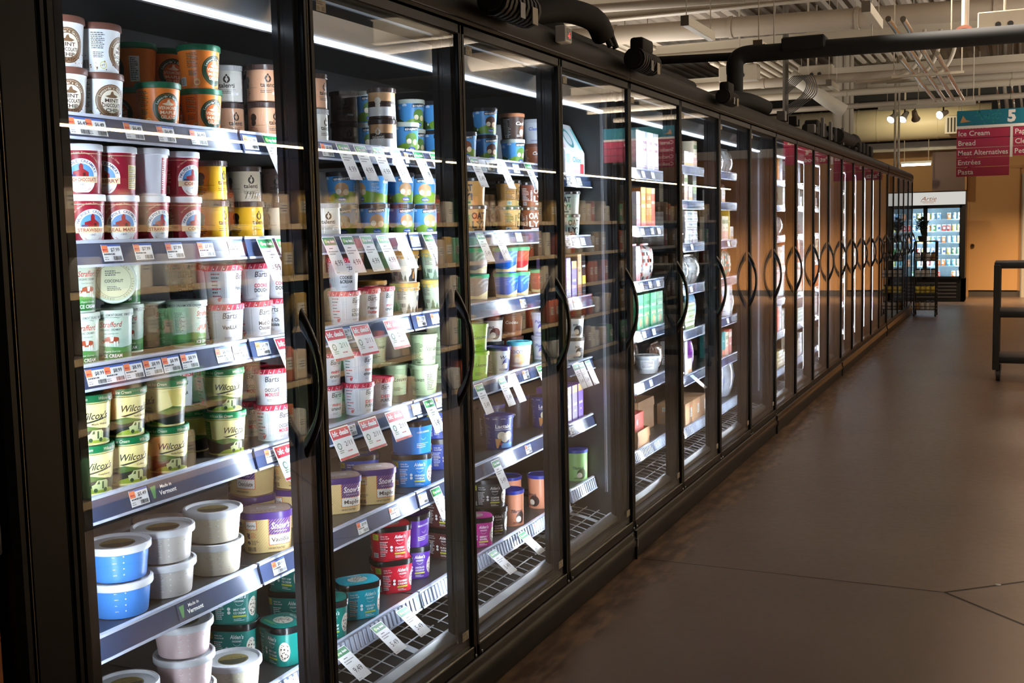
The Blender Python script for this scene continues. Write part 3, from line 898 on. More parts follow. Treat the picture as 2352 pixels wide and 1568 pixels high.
box_kind('bxg', 'novelty_box', 'frozen food box', 'green frozen dinner box', .100, .15, .170, P((60, 158, 108)), [(.80, 1.0, P((90, 186, 130)))], [('GREEN', .62, .020, P((220, 240, 210))), ('BOWL', .40, .020, P((240, 230, 160)))], art=lambda f: f.disc(.0, .04, .022, P((196, 150, 90)), 20))
box_kind('bxv', 'novelty_box', 'frozen dessert box', 'purple chocolate bar box', .060, .13, .150, P((104, 60, 170)), [(.80, 1.0, P((240, 170, 60)))], [('BARS', .45, .014, M_WHITE), ('SIX', .28, .010, M_WHITE)])
box_kind('bxk', 'novelty_box', 'frozen dessert box', 'black dessert bar box', .040, .13, .175, P((36, 32, 36)), [(.30, .5, P((240, 180, 80)))], [('BARS', .7, .012, M_WHITE)])
box_kind('bxm', 'novelty_box', 'frozen dessert box', 'magenta dessert bar box', .046, .13, .185, P((190, 60, 150)), [(.0, .35, P((70, 40, 110)))], [('Pop', .6, .018, M_WHITE)])
box_kind('bxt', 'novelty_box', 'frozen dessert box', 'tan dessert box', .046, .13, .175, P((206, 166, 120)), [(.0, .3, P((150, 90, 60)))], [('Bar', .6, .016, P((90, 50, 40)))])
box_kind('bxl', 'novelty_box', 'frozen dessert box', 'lilac dessert box', .05, .13, .165, P((150, 120, 180)), [(.6, .8, M_WHITE)], [('Sorbet', .4, .012, M_WHITE)])
box_kind('bxs', 'novelty_box', 'frozen food box', 'tan and navy frozen box', .085, .15, .105, P((206, 180, 130)), [(.72, 1.0, P((40, 56, 96)))], [('PIE', .45, .018, P((60, 44, 40)))])
box_kind('pz', 'pizza_box', 'pizza box', 'flat white pizza box', .26, .24, .0285, P((214, 214, 214)), [(.35, .75, P((150, 152, 156)))], [('PIZZA', .30, .012, M_TXT)], seam=False)
box_kind('pk', 'frozen_packet', 'frozen packet', 'flat pale frozen packet', .20, .16, .028, P((208, 214, 188)), [(.3, .7, P((130, 150, 90)))], [], seam=False)
box_kind('pt', 'frozen_packet', 'frozen packet', 'flat tan frozen packet', .20, .16, .026, P((206, 186, 120)), [(.3, .7, P((226, 214, 170)))], [], seam=False)
box_kind('ctn', 'shipping_carton', 'carton', 'closed brown shipping carton', .150, .16, .125, KRAFT, [], [], art=lambda f: (f.rect(.030, .040, .066, .105, M_WHITE), f.rect(.030, .092, .066, .105, P((224, 96, 50))), f.para(.033, .045, .063, .088, 6, M_TXT, 3)))
box_kind('bxa', 'novelty_box', 'frozen food box', 'small white frozen box', .085, .12, .085, P((222, 214, 206)), [(.0, .3, P((220, 170, 110)))], [('Veg', .55, .016, P((60, 90, 60)))])
box_kind('bxn', 'novelty_box', 'frozen food box', 'tall white narrow frozen box', .05, .14, .185, P((230, 232, 234)), [(.1, .3, P((190, 190, 196)))], [('Fit', .6, .02, M_TXT)])
box_kind('bxd', 'novelty_box', 'frozen food box', 'dark frozen dinner box', .08, .15, .15, P((50, 60, 54)), [(.3, .6, P((120, 140, 90)))], [('NUT', .66, .024, P((200, 214, 180)))])
box_kind('bxc', 'novelty_box', 'frozen food box', 'cream patterned frozen box', .075, .14, .15, P((220, 206, 180)), [(.1, .4, P((196, 140, 120))), (.7, .85, P((110, 130, 90)))], [('Soup', .5, .016, P((90, 70, 90)))])
box_kind('bxy', 'novelty_box', 'frozen food box', 'mustard yellow frozen box', .04, .14, .19, P((186, 150, 40)), [], [('Mac', .6, .014, OW)])
box_kind('bxe', 'novelty_box', 'frozen food box', 'teal frozen dinner box', .09, .14, .16, P((40, 150, 150)), [(.0, .3, P((220, 110, 60)))], [('Stew', .6, .02, M_WHITE)])
box_kind('bxx', 'novelty_box', 'frozen food box', 'brick red frozen box', .08, .14, .16, P((190, 74, 60)), [(.7, .9, P((236, 220, 200)))], [('Chili', .4, .018, M_WHITE)])
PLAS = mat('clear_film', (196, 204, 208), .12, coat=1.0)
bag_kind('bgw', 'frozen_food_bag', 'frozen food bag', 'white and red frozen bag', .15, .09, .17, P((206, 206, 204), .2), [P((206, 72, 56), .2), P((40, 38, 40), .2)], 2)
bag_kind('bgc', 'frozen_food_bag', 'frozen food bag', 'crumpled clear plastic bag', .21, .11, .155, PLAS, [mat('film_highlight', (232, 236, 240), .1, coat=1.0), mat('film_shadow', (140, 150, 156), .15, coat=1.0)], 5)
bag_kind('bgv', 'frozen_food_bag', 'frozen food bag', 'green vegetable bag', .18, .09, .16, P((150, 176, 120), .2), [P((70, 120, 60), .2), P((220, 220, 210), .2)], 7)
bag_kind('bgb', 'frozen_food_bag', 'frozen food bag', 'light blue frozen bag', .12, .07, .19, P((150, 196, 232), .2), [P((190, 220, 240), .2)], 3)
bag_kind('bgi', 'frozen_food_bag', 'frozen food bag', 'white bag with blue print', .24, .13, .23, P((196, 208, 224), .15), [P((210, 220, 234), .15)], 9, 'ICE', P((40, 90, 190)))
bag_kind('bgp', 'frozen_food_bag', 'frozen food bag', 'purple frozen fruit bag', .15, .08, .18, P((110, 44, 130), .2), [P((70, 40, 110), .2), P((150, 80, 170), .2)], 11)
bag_kind('bgt', 'frozen_food_bag', 'frozen food bag', 'teal and red frozen bag', .19, .08, .165, P((44, 140, 140), .2), [P((210, 90, 70), .2), P((230, 220, 210), .2)], 13)
bag_kind('bgn', 'frozen_food_bag', 'frozen food bag', 'brown snack bag', .16, .09, .13, P((134, 102, 84), .2), [P((186, 160, 140), .2), P((90, 64, 56), .2)], 15)
bag_kind('bgr', 'frozen_food_bag', 'frozen food bag', 'pinkish red frozen bag', .16, .08, .155, P((176, 76, 76), .2), [P((206, 190, 180), .2), P((130, 150, 60), .2)], 17)
def open_carton(key, desc, w, d, h):
    mb = MB(); t = .004
    mb.box(-d / 2, d / 2, -w / 2, w / 2, 0, t, KRAFT)
    mb.box(d / 2 - t, d / 2, -w / 2, w / 2, 0, h, KRAFT); mb.box(-d / 2, -d / 2 + t, -w / 2, w / 2, 0, h, KRAFT)
    mb.box(-d / 2, d / 2, -w / 2, -w / 2 + t, 0, h, KRAFT); mb.box(-d / 2, d / 2, w / 2 - t, w / 2, 0, h, KRAFT)
    fl = MB()
    fl.add([(d / 2, -w / 2, h), (d / 2, w / 2, h), (d / 2 + .005, w / 2, h - .045), (d / 2 + .005, -w / 2, h - .045), (d / 2 - .003, -w / 2, h), (d / 2 - .003, w / 2, h)], [(0, 1, 2, 3), (3, 2, 5, 4)], KRAFT)
    kind(key, 'open_carton', 'carton', desc, max(w, d) / 2, h, [('carton', mb.mesh('carton', 0)), ('flap', fl.mesh('flap', 0))], rect=(d, w))
open_carton('oc', 'open brown cardboard carton', .27, .20, .165)
open_carton('ocs', 'small open brown carton', .20, .12, .085)
def clear_tub(key):
    mb = MB()
    mb.lathe([(.050, 0), (.053, .002), (.062, .085), (.060, .085), (.051, .004)], mat('frosted_plastic', (190, 196, 200), .2, coat=.8), 40)
    ld = MB(); ld.lathe([(.061, .080), (.066, .080), (.066, .091), (.060, .093), (.058, .089), (.01, .089)], mat('frosted_lid', (214, 220, 222), .25), 40)
    lb = MB(); f = Flat(); f.rect(-.035, .025, .035, .07, M_WHITE); f.para(-.03, .03, .03, .066, 5, M_TXT, 2); f.onto(lb, round_surf([(.053, 0), (.062, .085)], .058))
    kind(key, 'soup_tub', 'deli tub', 'frosted clear tub with lid', .066, .093, [('tub', mb.mesh('tub')), ('lid', ld.mesh('lid')), ('paper_label', lb.mesh('paper_label'))])
clear_tub('ct')
def slant_carton(key):
    mb = MB()
    T = P((40, 150, 160)); W = P((212, 218, 226)); PK = P((216, 190, 206))
    prof = [(0.0, 0), (.18, 0), (.18, .10), (.12, .215), (-.18, .215), (-.18, 0)]
    mb.prism_y(prof, -.112, .112, W)
    f = Flat(); f.rect(-.105, .02, .105, .03, PK); f.rect(-.10, .055, -.06, .09, T); f.text('Chloe', .02, .06, .03, T, bold=.03, width=.12); f.rect(.06, .015, .10, .055, P((196, 50, 60)))
    f.onto(mb, flat_surf_x(.18), step=0)
    g = Flat(); g.disc(0, 0, .045, T, 24); g.disc(0, 0, .032, W, 20); g.rect(-.108, -.05, -.08, .05, PK); g.rect(.08, -.05, .11, .05, P((130, 200, 210)))
    c, s = math.cos(math.atan2(.115, .06)), math.sin(math.atan2(.115, .06))
    g.onto(mb, lambda a, z, off: (.15 - z * c + off * s, a, .1575 + z * s + off * c), step=0)
    lid = MB(); lid.box(-.178, .118, -.110, .110, .215, .217, W)
    kind(key, 'display_carton', 'display carton', 'white and teal slanted display carton', .112, .217, [('carton', mb.mesh('carton')), ('top_panel', lid.mesh('top_panel'))], rect=(.36, .226))
slant_carton('slc')

# ------------------------------------------------------------------ room shell
def noise_floor():
    m = bpy.data.materials.new('stained_concrete')
    m.use_nodes = True
    nt = m.node_tree; b = nt.nodes['Principled BSDF']; L = nt.links.new
    tc = nt.nodes.new('ShaderNodeTexCoord')
    n1 = nt.nodes.new('ShaderNodeTexNoise'); n1.inputs['Scale'].default_value = 1.1; n1.inputs['Detail'].default_value = 6
    n2 = nt.nodes.new('ShaderNodeTexNoise'); n2.inputs['Scale'].default_value = 26; n2.inputs['Detail'].default_value = 5
    r1 = nt.nodes.new('ShaderNodeValToRGB')
    r1.color_ramp.elements[0].position = .3; r1.color_ramp.elements[0].color = rgb(90, 74, 64)
    r1.color_ramp.elements[1].position = .7; r1.color_ramp.elements[1].color = rgb(104, 88, 77)
    r2 = nt.nodes.new('ShaderNodeMapRange'); r2.inputs['To Min'].default_value = .88; r2.inputs['To Max'].default_value = 1.1
    mx = nt.nodes.new('ShaderNodeMix'); mx.data_type = 'RGBA'; mx.blend_type = 'MULTIPLY'; mx.inputs['Factor'].default_value = 1
    L(tc.outputs['Object'], n1.inputs['Vector']); L(tc.outputs['Object'], n2.inputs['Vector'])
    L(n1.outputs['Fac'], r1.inputs['Fac']); L(n2.outputs['Fac'], r2.inputs['Value'])
    L(r1.outputs['Color'], mx.inputs['A']); L(r2.outputs['Result'], mx.inputs['B'])
    # worn, unsealed strip along the freezer foot (x < 0.18), blotchy
    sx = nt.nodes.new('ShaderNodeSeparateXYZ'); L(tc.outputs['Object'], sx.inputs[0])
    ad = nt.nodes.new('ShaderNodeMath'); ad.operation = 'MULTIPLY_ADD'; ad.inputs[1].default_value = .30; ad.inputs[2].default_value = -.15
    n3 = nt.nodes.new('ShaderNodeTexNoise'); n3.inputs['Scale'].default_value = 4; n3.inputs['Detail'].default_value = 6
    L(tc.outputs['Object'], n3.inputs['Vector']); L(n3.outputs['Fac'], ad.inputs[0])
    sm = nt.nodes.new('ShaderNodeMath'); L(sx.outputs['X'], sm.inputs[0]); L(ad.outputs[0], sm.inputs[1])
    st = nt.nodes.new('ShaderNodeMapRange'); st.inputs['From Min'].default_value = .16; st.inputs['From Max'].default_value = .20
    L(sm.outputs[0], st.inputs['Value'])
    n4 = nt.nodes.new('ShaderNodeTexNoise'); n4.inputs['Scale'].default_value = 9; n4.inputs['Detail'].default_value = 7
    mp = nt.nodes.new('ShaderNodeMapping'); mp.inputs['Scale'].default_value = (2.2, .6, 1); L(tc.outputs['Object'], mp.inputs[0]); L(mp.outputs[0], n4.inputs['Vector'])
    r4 = nt.nodes.new('ShaderNodeValToRGB')
    r4.color_ramp.elements[0].position = .42; r4.color_ramp.elements[0].color = rgb(74, 56, 46)
    r4.color_ramp.elements[1].position = .66; r4.color_ramp.elements[1].color = rgb(126, 102, 82)
    L(n4.outputs['Fac'], r4.inputs['Fac'])
    m2 = nt.nodes.new('ShaderNodeMix'); m2.data_type = 'RGBA'
    L(st.outputs['Result'], m2.inputs['Factor']); L(r4.outputs['Color'], m2.inputs['A']); L(mx.outputs['Result'], m2.inputs['B'])
    L(m2.outputs['Result'], b.inputs['Base Color'])
    rr = nt.nodes.new('ShaderNodeMapRange'); rr.inputs['To Min'].default_value = .28; rr.inputs['To Max'].default_value = .46
    L(n2.outputs['Fac'], rr.inputs['Value']); L(rr.outputs['Result'], b.inputs['Roughness'])
    b.inputs['Specular IOR Level'].default_value = .35
    return m
mb = MB(); mb.box(-8, 6, -4, 22.5, -.1, 0, noise_floor())
tag(obj('floor', mb), kind='structure')
mb = MB(); JD = mat('floor_joint_dark', (30, 24, 20), .8)
def joint(mb, p, q, w):
    p, q = Vector((*p, 0)), Vector((*q, 0)); d = (q - p).normalized(); n = Vector((-d.y, d.x, 0)) * w / 2
    mb.add([p - n + Vector((0, 0, .0006)), q - n + Vector((0, 0, .0006)), q + n + Vector((0, 0, .0006)), p + n + Vector((0, 0, .0006))], [(0, 1, 2, 3)], JD)
joint(mb, (.02, 4.563), (1.246, 4.526), .005); joint(mb, (1.246, 4.526), (2.6, 5.71), .012); joint(mb, (1.246, 4.526), (2.6, 3.15), .012)
tag(obj('trim_1', mb), kind='structure')
mb = MB(); mb.lathe([(.012, 0), (.012, .002), (.008, .003)], M_ALU, 16, (1.43, 4.69))
tag(obj('floor_bolt', mb), 'small round silver bolt cap set in the floor joint', 'bolt cap')

ORW = mat('ochre_wall_paint', (188, 142, 90), .75, noise=.04, nscale=2)
mb = MB(); mb.box(-8, 6, 22.4, 22.6, 0, 5, ORW)
tag(obj('wall_far', mb), kind='structure')
mb = MB(); mb.box(-8.2, -8, -4, 22.6, 0, 5, mat('grey_wall_paint', (120, 112, 102), .8))
tag(obj('wall_left', mb), kind='structure')
mb = MB(); mb.box(-8, 6, 22.37, 22.399, 0, .11, mat('grey_vinyl_base', (74, 66, 60), .5))
tag(obj('baseboard_far', mb), kind='structure')
# door in the far wall
mb = MB()
mb.box(.60, .64, 22.33, 22.40, 0, 2.35, mat('door_casing_paint', (176, 128, 74), .6)); mb.box(.60, 1.50, 22.33, 22.40, 2.30, 2.35, mat('door_casing_paint', (0, 0, 0)))
mb.box(.64, 1.46, 22.345, 22.385, .12, 2.30, ORW)
d1 = tag(obj('door_1', mb), kind='structure')
k = MB(); k.lathe([(.02, 0), (.03, .01), (.035, .03), (.02, .05)], M_BRASS, 16)
obj('door_knob', k, d1, (.70, 22.345, .93), (PI / 2, 0, 0))
mb = MB(); mb.box(1.50, 1.60, 22.30, 22.40, 0, 2.2, mat('pale_casing_paint', (170, 160, 146), .6)); mb.box(1.52, 1.6, 22.2, 22.3, 0, 2.2, mat('pale_casing_paint'))
tag(obj('trim_2', mb), kind='structure')
mb = MB(); mb.box(.02, .60, 21.95, 22.0, 1.93, 2.62, mat('brown_panel', (112, 88, 76), .7)); mb.box(.57, .60, 21.93, 21.95, 1.93, 2.62, ORW)
tag(obj('wall_panel', mb), 'brown panel hanging above the glass cooler', 'wall panel')
# corrugated ceiling deck
mb = MB(); CEIL = mat('ceiling_deck_paint', (150, 138, 124), .8)
prof = []
x = -8.0
while x < 6:
    prof += [(x, 4.25), (x + .075, 4.25), (x + .10, 4.30), (x + .175, 4.30), ]
    x += .20
vs = [(a, yy, z) for yy in (-4, 22.6) for a, z in prof]; n = len(prof)
mb.add(vs, [(i, i + 1, n + i + 1, n + i) for i in range(n - 1)], CEIL)
tag(obj('ceiling', mb.mesh('ceiling', 0)), kind='structure')

# ------------------------------------------------------------------ freezer run
W = .775
def J(k): return 2.2204 + (k - 1) * W if k <= 17 else 2.2204 + 16 * W + .06 + (k - 17) * .70
Z1, Z2 = .130, 2.0104
CASES = [(1, 4), (5, 8), (9, 12), (13, 17), (18, 22)]
SH6 = [1.660, 1.418, 1.180, .920, .643, .336]
SH4 = [1.633, 1.391, 1.143, .880, .637, .366]
SH5 = [1.691, 1.422, 1.164, .930, .684, .361]
SH7 = [1.740, 1.555, 1.327, 1.098, .855, .610, .327]
SECT_CASE = {3: (2.9284, 4.190), 4: (4.196, 4.487), 5: (4.603, 5.870), 6: (5.876, 6.620), 7: (6.626, 7.587), 9: (7.703, 9.10), 10: (9.106, 9.95), 11: (9.956, 10.687)}
def shelves_of(k): return SH6 if k <= 3 else SH4 if k == 4 else SH5 if k == 5 else SH7
ORD = ['zero', 'first', 'second', 'third', 'fourth', 'fifth', 'sixth', 'seventh', 'eighth', 'ninth', 'tenth', 'eleventh', 'twelfth']

def bow_handle():
    mb = MB(); rings = []
    N = 25
    for i in range(N):
        t = -1 + 2 * i / (N - 1)
        zo = 1.082 + .172 * t; xo = .053 * (1 - abs(t) ** 2.1) + .001
        zi = 1.082 + .118 * t; xi = .039 * (1 - abs(t) ** 2.3) + .001
        hw = .0085 + .004 * abs(t) ** 3
        o, q = Vector((xo, 0, zo)), Vector((xi, 0, zi)); mid = (o + q) / 2; r = (o - q) / 2
        rings.append([tuple(mid + r * math.cos(2 * PI * j / 12) + Vector((0, hw * math.sin(2 * PI * j / 12), 0))) for j in range(12)])
    mb.loft(rings, M_HANDLE)
    return mb.mesh('handle')
ME_HANDLE = bow_handle()
def hinge_label():
    mb = MB(); f = Flat()
    f.rect(-.020, -.013, .020, .013, M_LABEL); f.para(-.018, .002, .018, .011, 2, M_TXT, 3); f.para(-.018, -.011, -.002, -.001, 3, M_TXT, 4); f.para(.003, -.011, .018, -.001, 3, M_TXT, 5)
    mb.box(-.0002, .0001, -.020, .020, -.013, .013, M_LABEL)
    f.onto(mb, flat_surf_x(0.0), step=0)
    return mb.mesh('warning_label')
ME_WLAB = hinge_label()
def grille_mesh(w):
    mb = MB()
    x0, x1 = -.305, -.085
    zz = lambda x: .232 - .030 * (x - x0) / (x1 - x0) + .010 * math.sin(PI * (x - x0) / (x1 - x0))
    n = 13
    for i in range(n):
        y = -w / 2 + .02 + (w - .04) * i / (n - 1)
        mb.tube([(x0 + (x1 - x0) * j / 5, y, zz(x0 + (x1 - x0) * j / 5)) for j in range(6)], .0017, M_GRILLE, 5)
    for i in range(5):
        x = x0 + (x1 - x0) * i / 4
        mb.tube([(x, -w / 2 + .005, zz(x)), (x, w / 2 - .005, zz(x))], .0022, M_GRILLE, 5)
    for y in (-.18, .18):
        for j in range(8):
            a, b = x0 + (x1 - x0) * j / 8, x0 + (x1 - x0) * (j + 1) / 8
            mb.add([(a, y - .016, zz(a) + .004), (b, y - .016, zz(b) + .004), (b, y + .016, zz(b) + .004), (a, y + .016, zz(a) + .004)], [(0, 1, 2, 3)], M_GRILLEBAR)
    mb.prism_y([(-.088, .190), (-.060, .176), (-.052, .186), (-.056, .200), (-.080, .212), (-.092, .210)], -w / 2, w / 2, M_GRILLEBAR)
    return mb.mesh('air_grille')
def rail_mesh(w, ribbed):
    mb = MB(); h = w / 2
    body = M_RAILRIB if ribbed else M_RAIL
    mb.prism_y([(-.164, -.050), (-.146, -.050), (-.158, -.003), (-.164, -.003)], -h, h, body)
    mb.prism_y([(-.165, -.004), (-.156, -.006), (-.1555, 0.0), (-.165, .001)], -h, h, M_RAILW)
    mb.prism_y([(-.150, -.0515), (-.143, -.0515), (-.1438, -.0465), (-.149, -.0465)], -h, h, M_RAILW)
    if ribbed:
        n = int(w / .022)
        for i in range(n):
            y = -h + .011 + i * .022
            mb.prism_y([(-.148, -.045), (-.1435, -.045), (-.1535, -.007), (-.158, -.007)], y - .006, y + .006, M_RAILW)
    return mb.mesh('price_rail')
def shelf_mesh(w):
    mb = MB(); h = w / 2
    mb.rbox(-.71, -.1645, -h, h, -.030, -.008, M_SHELF, .002, 1)
    for y in (-h + .004, h - .004): mb.box(-.73, -.20, y - .003, y + .003, -.045, -.030, M_FRAME2)
    return mb.mesh('shelf')

def led_face(mb, y, sgn):
    """LED lens on the slanted side of the wedge behind a mullion, aimed sideways and back into the case"""
    ax, ay, bx, by = -.0735, .0192, -.0815, .0168
    nx, ny = -.0001, .0004
    vs = [(ax + nx, y + sgn * (ay + ny), .26), (bx + nx, y + sgn * (by + ny), .26), (bx + nx, y + sgn * (by + ny), 1.88), (ax + nx, y + sgn * (ay + ny), 1.88)]
    mb.add(vs, [(0, 1, 2, 3)], M_LED if sgn > 0 else M_LED2)
def mullion(y, case, first=False, last=False):
    mb = MB()
    a, b = (-.034, .034)
    mb.prism_z([(-.036, y + a), (-.036, y + b), (-.046, y + b), (-.050, y + b - .004), (-.058, y + b - .004), (-.062, y + b), (-.0785, y + b), (-.0785, y + b - .002), (-.0635, y + b - .002), (-.0635, y + a + .002), (-.0785, y + a + .002), (-.0785, y + a), (-.062, y + a), (-.058, y + a + .004), (-.050, y + a + .004), (-.046, y + a)][::-1], .14, 1.985, M_PROF)
    m = obj('mullion', mb, case)
    s = MB()
    s.prism_z([(-.0638, y - .0214), (-.0638, y + .0214), (-.0838, y + .0155), (-.0838, y - .0155)][::-1], .25, 1.89, M_FRAME2)
    if not first: led_face(s, y, -1)
    if not last: led_face(s, y, 1)
    obj('light_strip', s.mesh('light_strip', 0), m)

def make_door(k, case, y0, y1):
    mb = MB()
    L, R_, T = .020, .022, .030
    mb.rbox(-.030, 0, y0 + .002, y0 + L, Z1, Z2, M_FRAME, .003, 1)
    mb.rbox(-.030, 0, y1 - R_, y1 - .005, Z1, Z2, M_FRAME, .003, 1)
    mb.rbox(-.030, 0, y0 + .002, y1 - .005, Z2 - T, Z2, M_FRAME, .003, 1)
    mb.rbox(-.030, 0, y0 + .002, y1 - .005, Z1, Z1 + .038, M_FRAME, .003, 1)
    # inner spacer profile seen through the glass
    for s0, s1 in ((y1 - .038, y1 - .023),):
        mb.box(-.034, -.018, s0, s1, Z1 + .03, Z2 - .03, M_PROF)
    mb.box(-.034, -.018, y0 + .02, y1 - .02, Z2 - .046, Z2 - .03, M_PROF)
    mb.box(-.034, -.018, y0 + .02, y1 - .02, Z1 + .036, Z1 + .050, M_PROF)
    d = obj('door', mb, case)
    g = MB(); g.box(-.014, -.008, y0 + L - .002, y1 - R_ + .002, Z1 + .034, Z2 - T + .004, M_GLASS)
    obj('glass_pane', g.mesh('glass_pane', 0), d)
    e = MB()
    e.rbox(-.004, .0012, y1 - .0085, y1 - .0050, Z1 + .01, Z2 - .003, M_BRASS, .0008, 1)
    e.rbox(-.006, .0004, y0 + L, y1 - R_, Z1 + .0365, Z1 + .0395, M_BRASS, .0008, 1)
    obj('glint_trim', e, d)  # satin strips stand in for the warm glint on the door bevels
    h = obj('handle', ME_HANDLE, d, (.0, y1 - .077, 0))
    if k <= 8:
        obj('warning_label', ME_WLAB, d, (-.0075, y0 + .063, 1.945))
        obj('warning_label', ME_WLAB, d, (-.0075, y1 - .060, .215))
        for yy in (y1 - .012, y0 + .03):
            b = MB(); b.lathe([(.004, 0), (.006, .002), (.004, .005)], M_ALU, 10)
            b.v = [(z, yy + y, Z1 + .008 + x) for x, y, z in b.v]
            obj('hinge_bolt', b, d)

SECT = {}      # door -> (shelf y0, y1)
for ci, (a, b) in enumerate(CASES):
    ya = J(a - 1) + (0 if ci == 0 else .0); yb = J(b)
    if ci == 4: ya = J(17) + .06
    case = empty('freezer_case', (0, (ya + yb) / 2, 0))
    tag(case, ['black glass door freezer nearest the camera, four doors of ice cream', 'second black glass door freezer, holding frozen dinners, bags and cartons',
               'third black glass door freezer, glass mostly mirroring the room', 'fourth black glass door freezer with five narrow-looking reflective doors',
               'farthest black glass door freezer, beside the wire rack'][ci], 'freezer', 'glass door freezers in one long row')
    cy = -(ya + yb) / 2
    case_off = Vector((0, cy, 0))
    piv = case
    piv.location = (0, 0, 0)
    body = MB()
    body.box(-.80, -.75, ya + .001, yb - .001, .10, 2.015, M_INNER)
    body.box(-.80, -.036, ya + .001, yb - .001, 1.985, 2.012, M_INNER)
    body.box(-.80, -.040, ya + .001, yb - .001, .10, .150, M_DECK)
    body.box(-.80, -.036, ya + .001, ya + .055, .10, 2.012, M_INNER)
    body.box(-.80, -.036, yb - .055, yb - .001, .10, 2.012, M_INNER)
    body.box(-.052, -.034, ya + .001, yb - .001, .14, .176, M_DECK)
    if ci < 4: body.box(-.110, -.100, yb - .060, yb - .0545, .30, 1.9, M_ALU)
    obj('cabinet', body.mesh('cabinet', 0), case)
    hd = MB()
    hd.prism_y([(-.80, 2.012), (0.0, 2.016), (.006, 2.028), (.006, 2.072), (-.004, 2.094), (-.030, 2.116), (-.120, 2.138), (-.80, 2.140)][::-1], ya + .001, yb - .003, M_HEADER)
    hd.box(-.004, .009, ya + .001, yb - .003, 2.024, 2.027, M_PROF)
    obj('header', hd.mesh('header', 50), case)
    ks = MB()
    ks.prism_y([(-.80, 0.001), (.000, 0.001), (.004, .010), (.004, .060), (.014, .066), (.016, .084), (.008, .094), (.004, .100), (.004, .118), (-.004, .126), (-.80, .126)][::-1], ya + .001, yb - .004, M_FRAME)
    ks.box(-.01, .012, yb - .004, yb - .001, .0015, .126, M_FRAME2)
    ks.box(.000, .0185, yb - .018, yb - .006, .060, .096, M_ALU if ci == 0 else M_FRAME2)
    obj('kick_base', ks.mesh('kick_base', 50), case)
    tl = MB(); tl.tube([(-.100, ya + .06, 1.894), (-.100, yb - .06, 1.894)], .0055, M_TOPLED, 8)
    th = MB(); th.prism_y([(-.098, 1.960), (-.104, 1.958), (-.122, 1.905), (-.112, 1.884), (-.104, 1.885), (-.116, 1.905)][::-1], ya + .056, yb - .056, M_ALU)
    th.box(-.106, -.100, ya + .056, yb - .056, 1.958, 1.985, M_INNER)
    tho = obj('top_light', th, case); obj('tube', tl, tho)
    for k in range(a, b + 1):
        y0, y1 = J(k - 1), J(k)
        if k == 18: y0 = J(17) + .06
        make_door(k, case, y0, y1)
        if k == a: mullion(y0 + .037 if ci else y0 + .04, case, first=True)
        mullion(y1 - (.037 if k == b else 0), case, last=(k == b))
        s0 = y0 - .067 if k > a else y0 + .058
        s1 = y1 - .073 if k < b else y1 - .058
        if 3 <= k <= 12:
            if k not in SECT_CASE:
                SECT[k] = SECT_CASE[k - 1]
                if k <= 12: obj('air_grille', grille_mesh(y1 - y0 - .02), case, (0, (y0 + y1) / 2, 0))
                continue
            s0, s1 = SECT_CASE[k]
        SECT[k] = (s0, s1)
        w = s1 - s0
        sm = shelf_mesh(w)
        rm = rail_mesh(w - .004, False); rr = rail_mesh(w - .004, True)
        sh = shelves_of(k)
        for i, z in enumerate(sh):
            o = obj('shelf', sm, case, (0, (s0 + s1) / 2, z))
            obj('price_rail', rr if i == len(sh) - 1 and k > 1 else rm, o)
        if k <= 12: obj('air_grille', grille_mesh(y1 - y0 - .02), case, (0, (y0 + y1) / 2, 0))

# left end pilaster and side panel
pl = empty('end_panel', (0, 1.37, 0))
tag(pl, 'tall black end panel at the left of the first freezer', 'end panel')
mb = MB()
mb.prism_z([(-.80, -.075), (-.02, -.075), (.004, -.068), (.012, -.055), (.012, -.045), (.004, -.040), (.004, -.034), (.008, -.030), (.008, .046), (.0, .050), (.0, .056), (.005, .060), (.005, .068), (.0, .0705), (-.03, .0705), (-.03, .055), (-.80, .055)], .0015, 2.30, M_FRAME)
obj('post', mb.mesh('post', 30), pl)
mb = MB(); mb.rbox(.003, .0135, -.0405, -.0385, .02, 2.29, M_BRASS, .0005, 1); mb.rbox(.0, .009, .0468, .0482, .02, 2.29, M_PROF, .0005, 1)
obj('glint_trim', mb, pl)  # satin strip stands in for the gold highlight along the panel groove

# counter at far left
ct_ = empty('counter', (-.25, .95, 0))
tag(ct_, 'wood fronted counter with dark grey top left of the freezers', 'counter')
mb = MB(); mb.rbox(-.30, .24, -.6, .333, .001, .918, mat('honey_wood', (186, 112, 58), .5, noise=.15, nscale=6), .002, 1); obj('base', mb, ct_)
mb = MB(); mb.rbox(-.32, .250, -.62, .340, .918, .972, mat('dark_laminate', (62, 62, 66), .4), .005, 2); obj('worktop', mb, ct_)

# ------------------------------------------------------------------ projection helpers
def proj(p):
    v = Vector(p) - CAM
    return 1176 + FPX * v.dot(RT) / v.dot(FW), 784 - FPX * v.dot(UP) / v.dot(FW)
def y_at(u, x, z, R=0.0):
    """distance along the aisle at which a thing of radius R on the line (x, z) shows its right edge at column u"""
    lo, hi = .3, 40.0
    for _ in range(50):
        m = (lo + hi) / 2
        q = Vector((x, m, z)) - CAM
        if proj((x, m, z))[0] + R * FPX / q.dot(FW) < u: lo = m
        else: hi = m
    return (lo + hi) / 2

# ------------------------------------------------------------------ stocking the shelves
PLACED = []
def place(key, x, y, z, rz, door, shelf, row, level, extra=''):
    K = KINDS[key]
    r = empty(K['name'], (x, y, z), rz)
    for nm, me in K['parts']: obj(nm, me, r)
    if key == 'coco_lying':
        r.location = (x, y, z); 
    r['category'] = K['cat']
    PLACED.append(dict(o=r, desc=K['desc'], door=door, shelf=shelf, row=row, level=level, x=x, y=y, z=z, n=len(shelves_of(door))))
    return r
def facing(x, y): return -math.atan2(y, CAM.x - x)

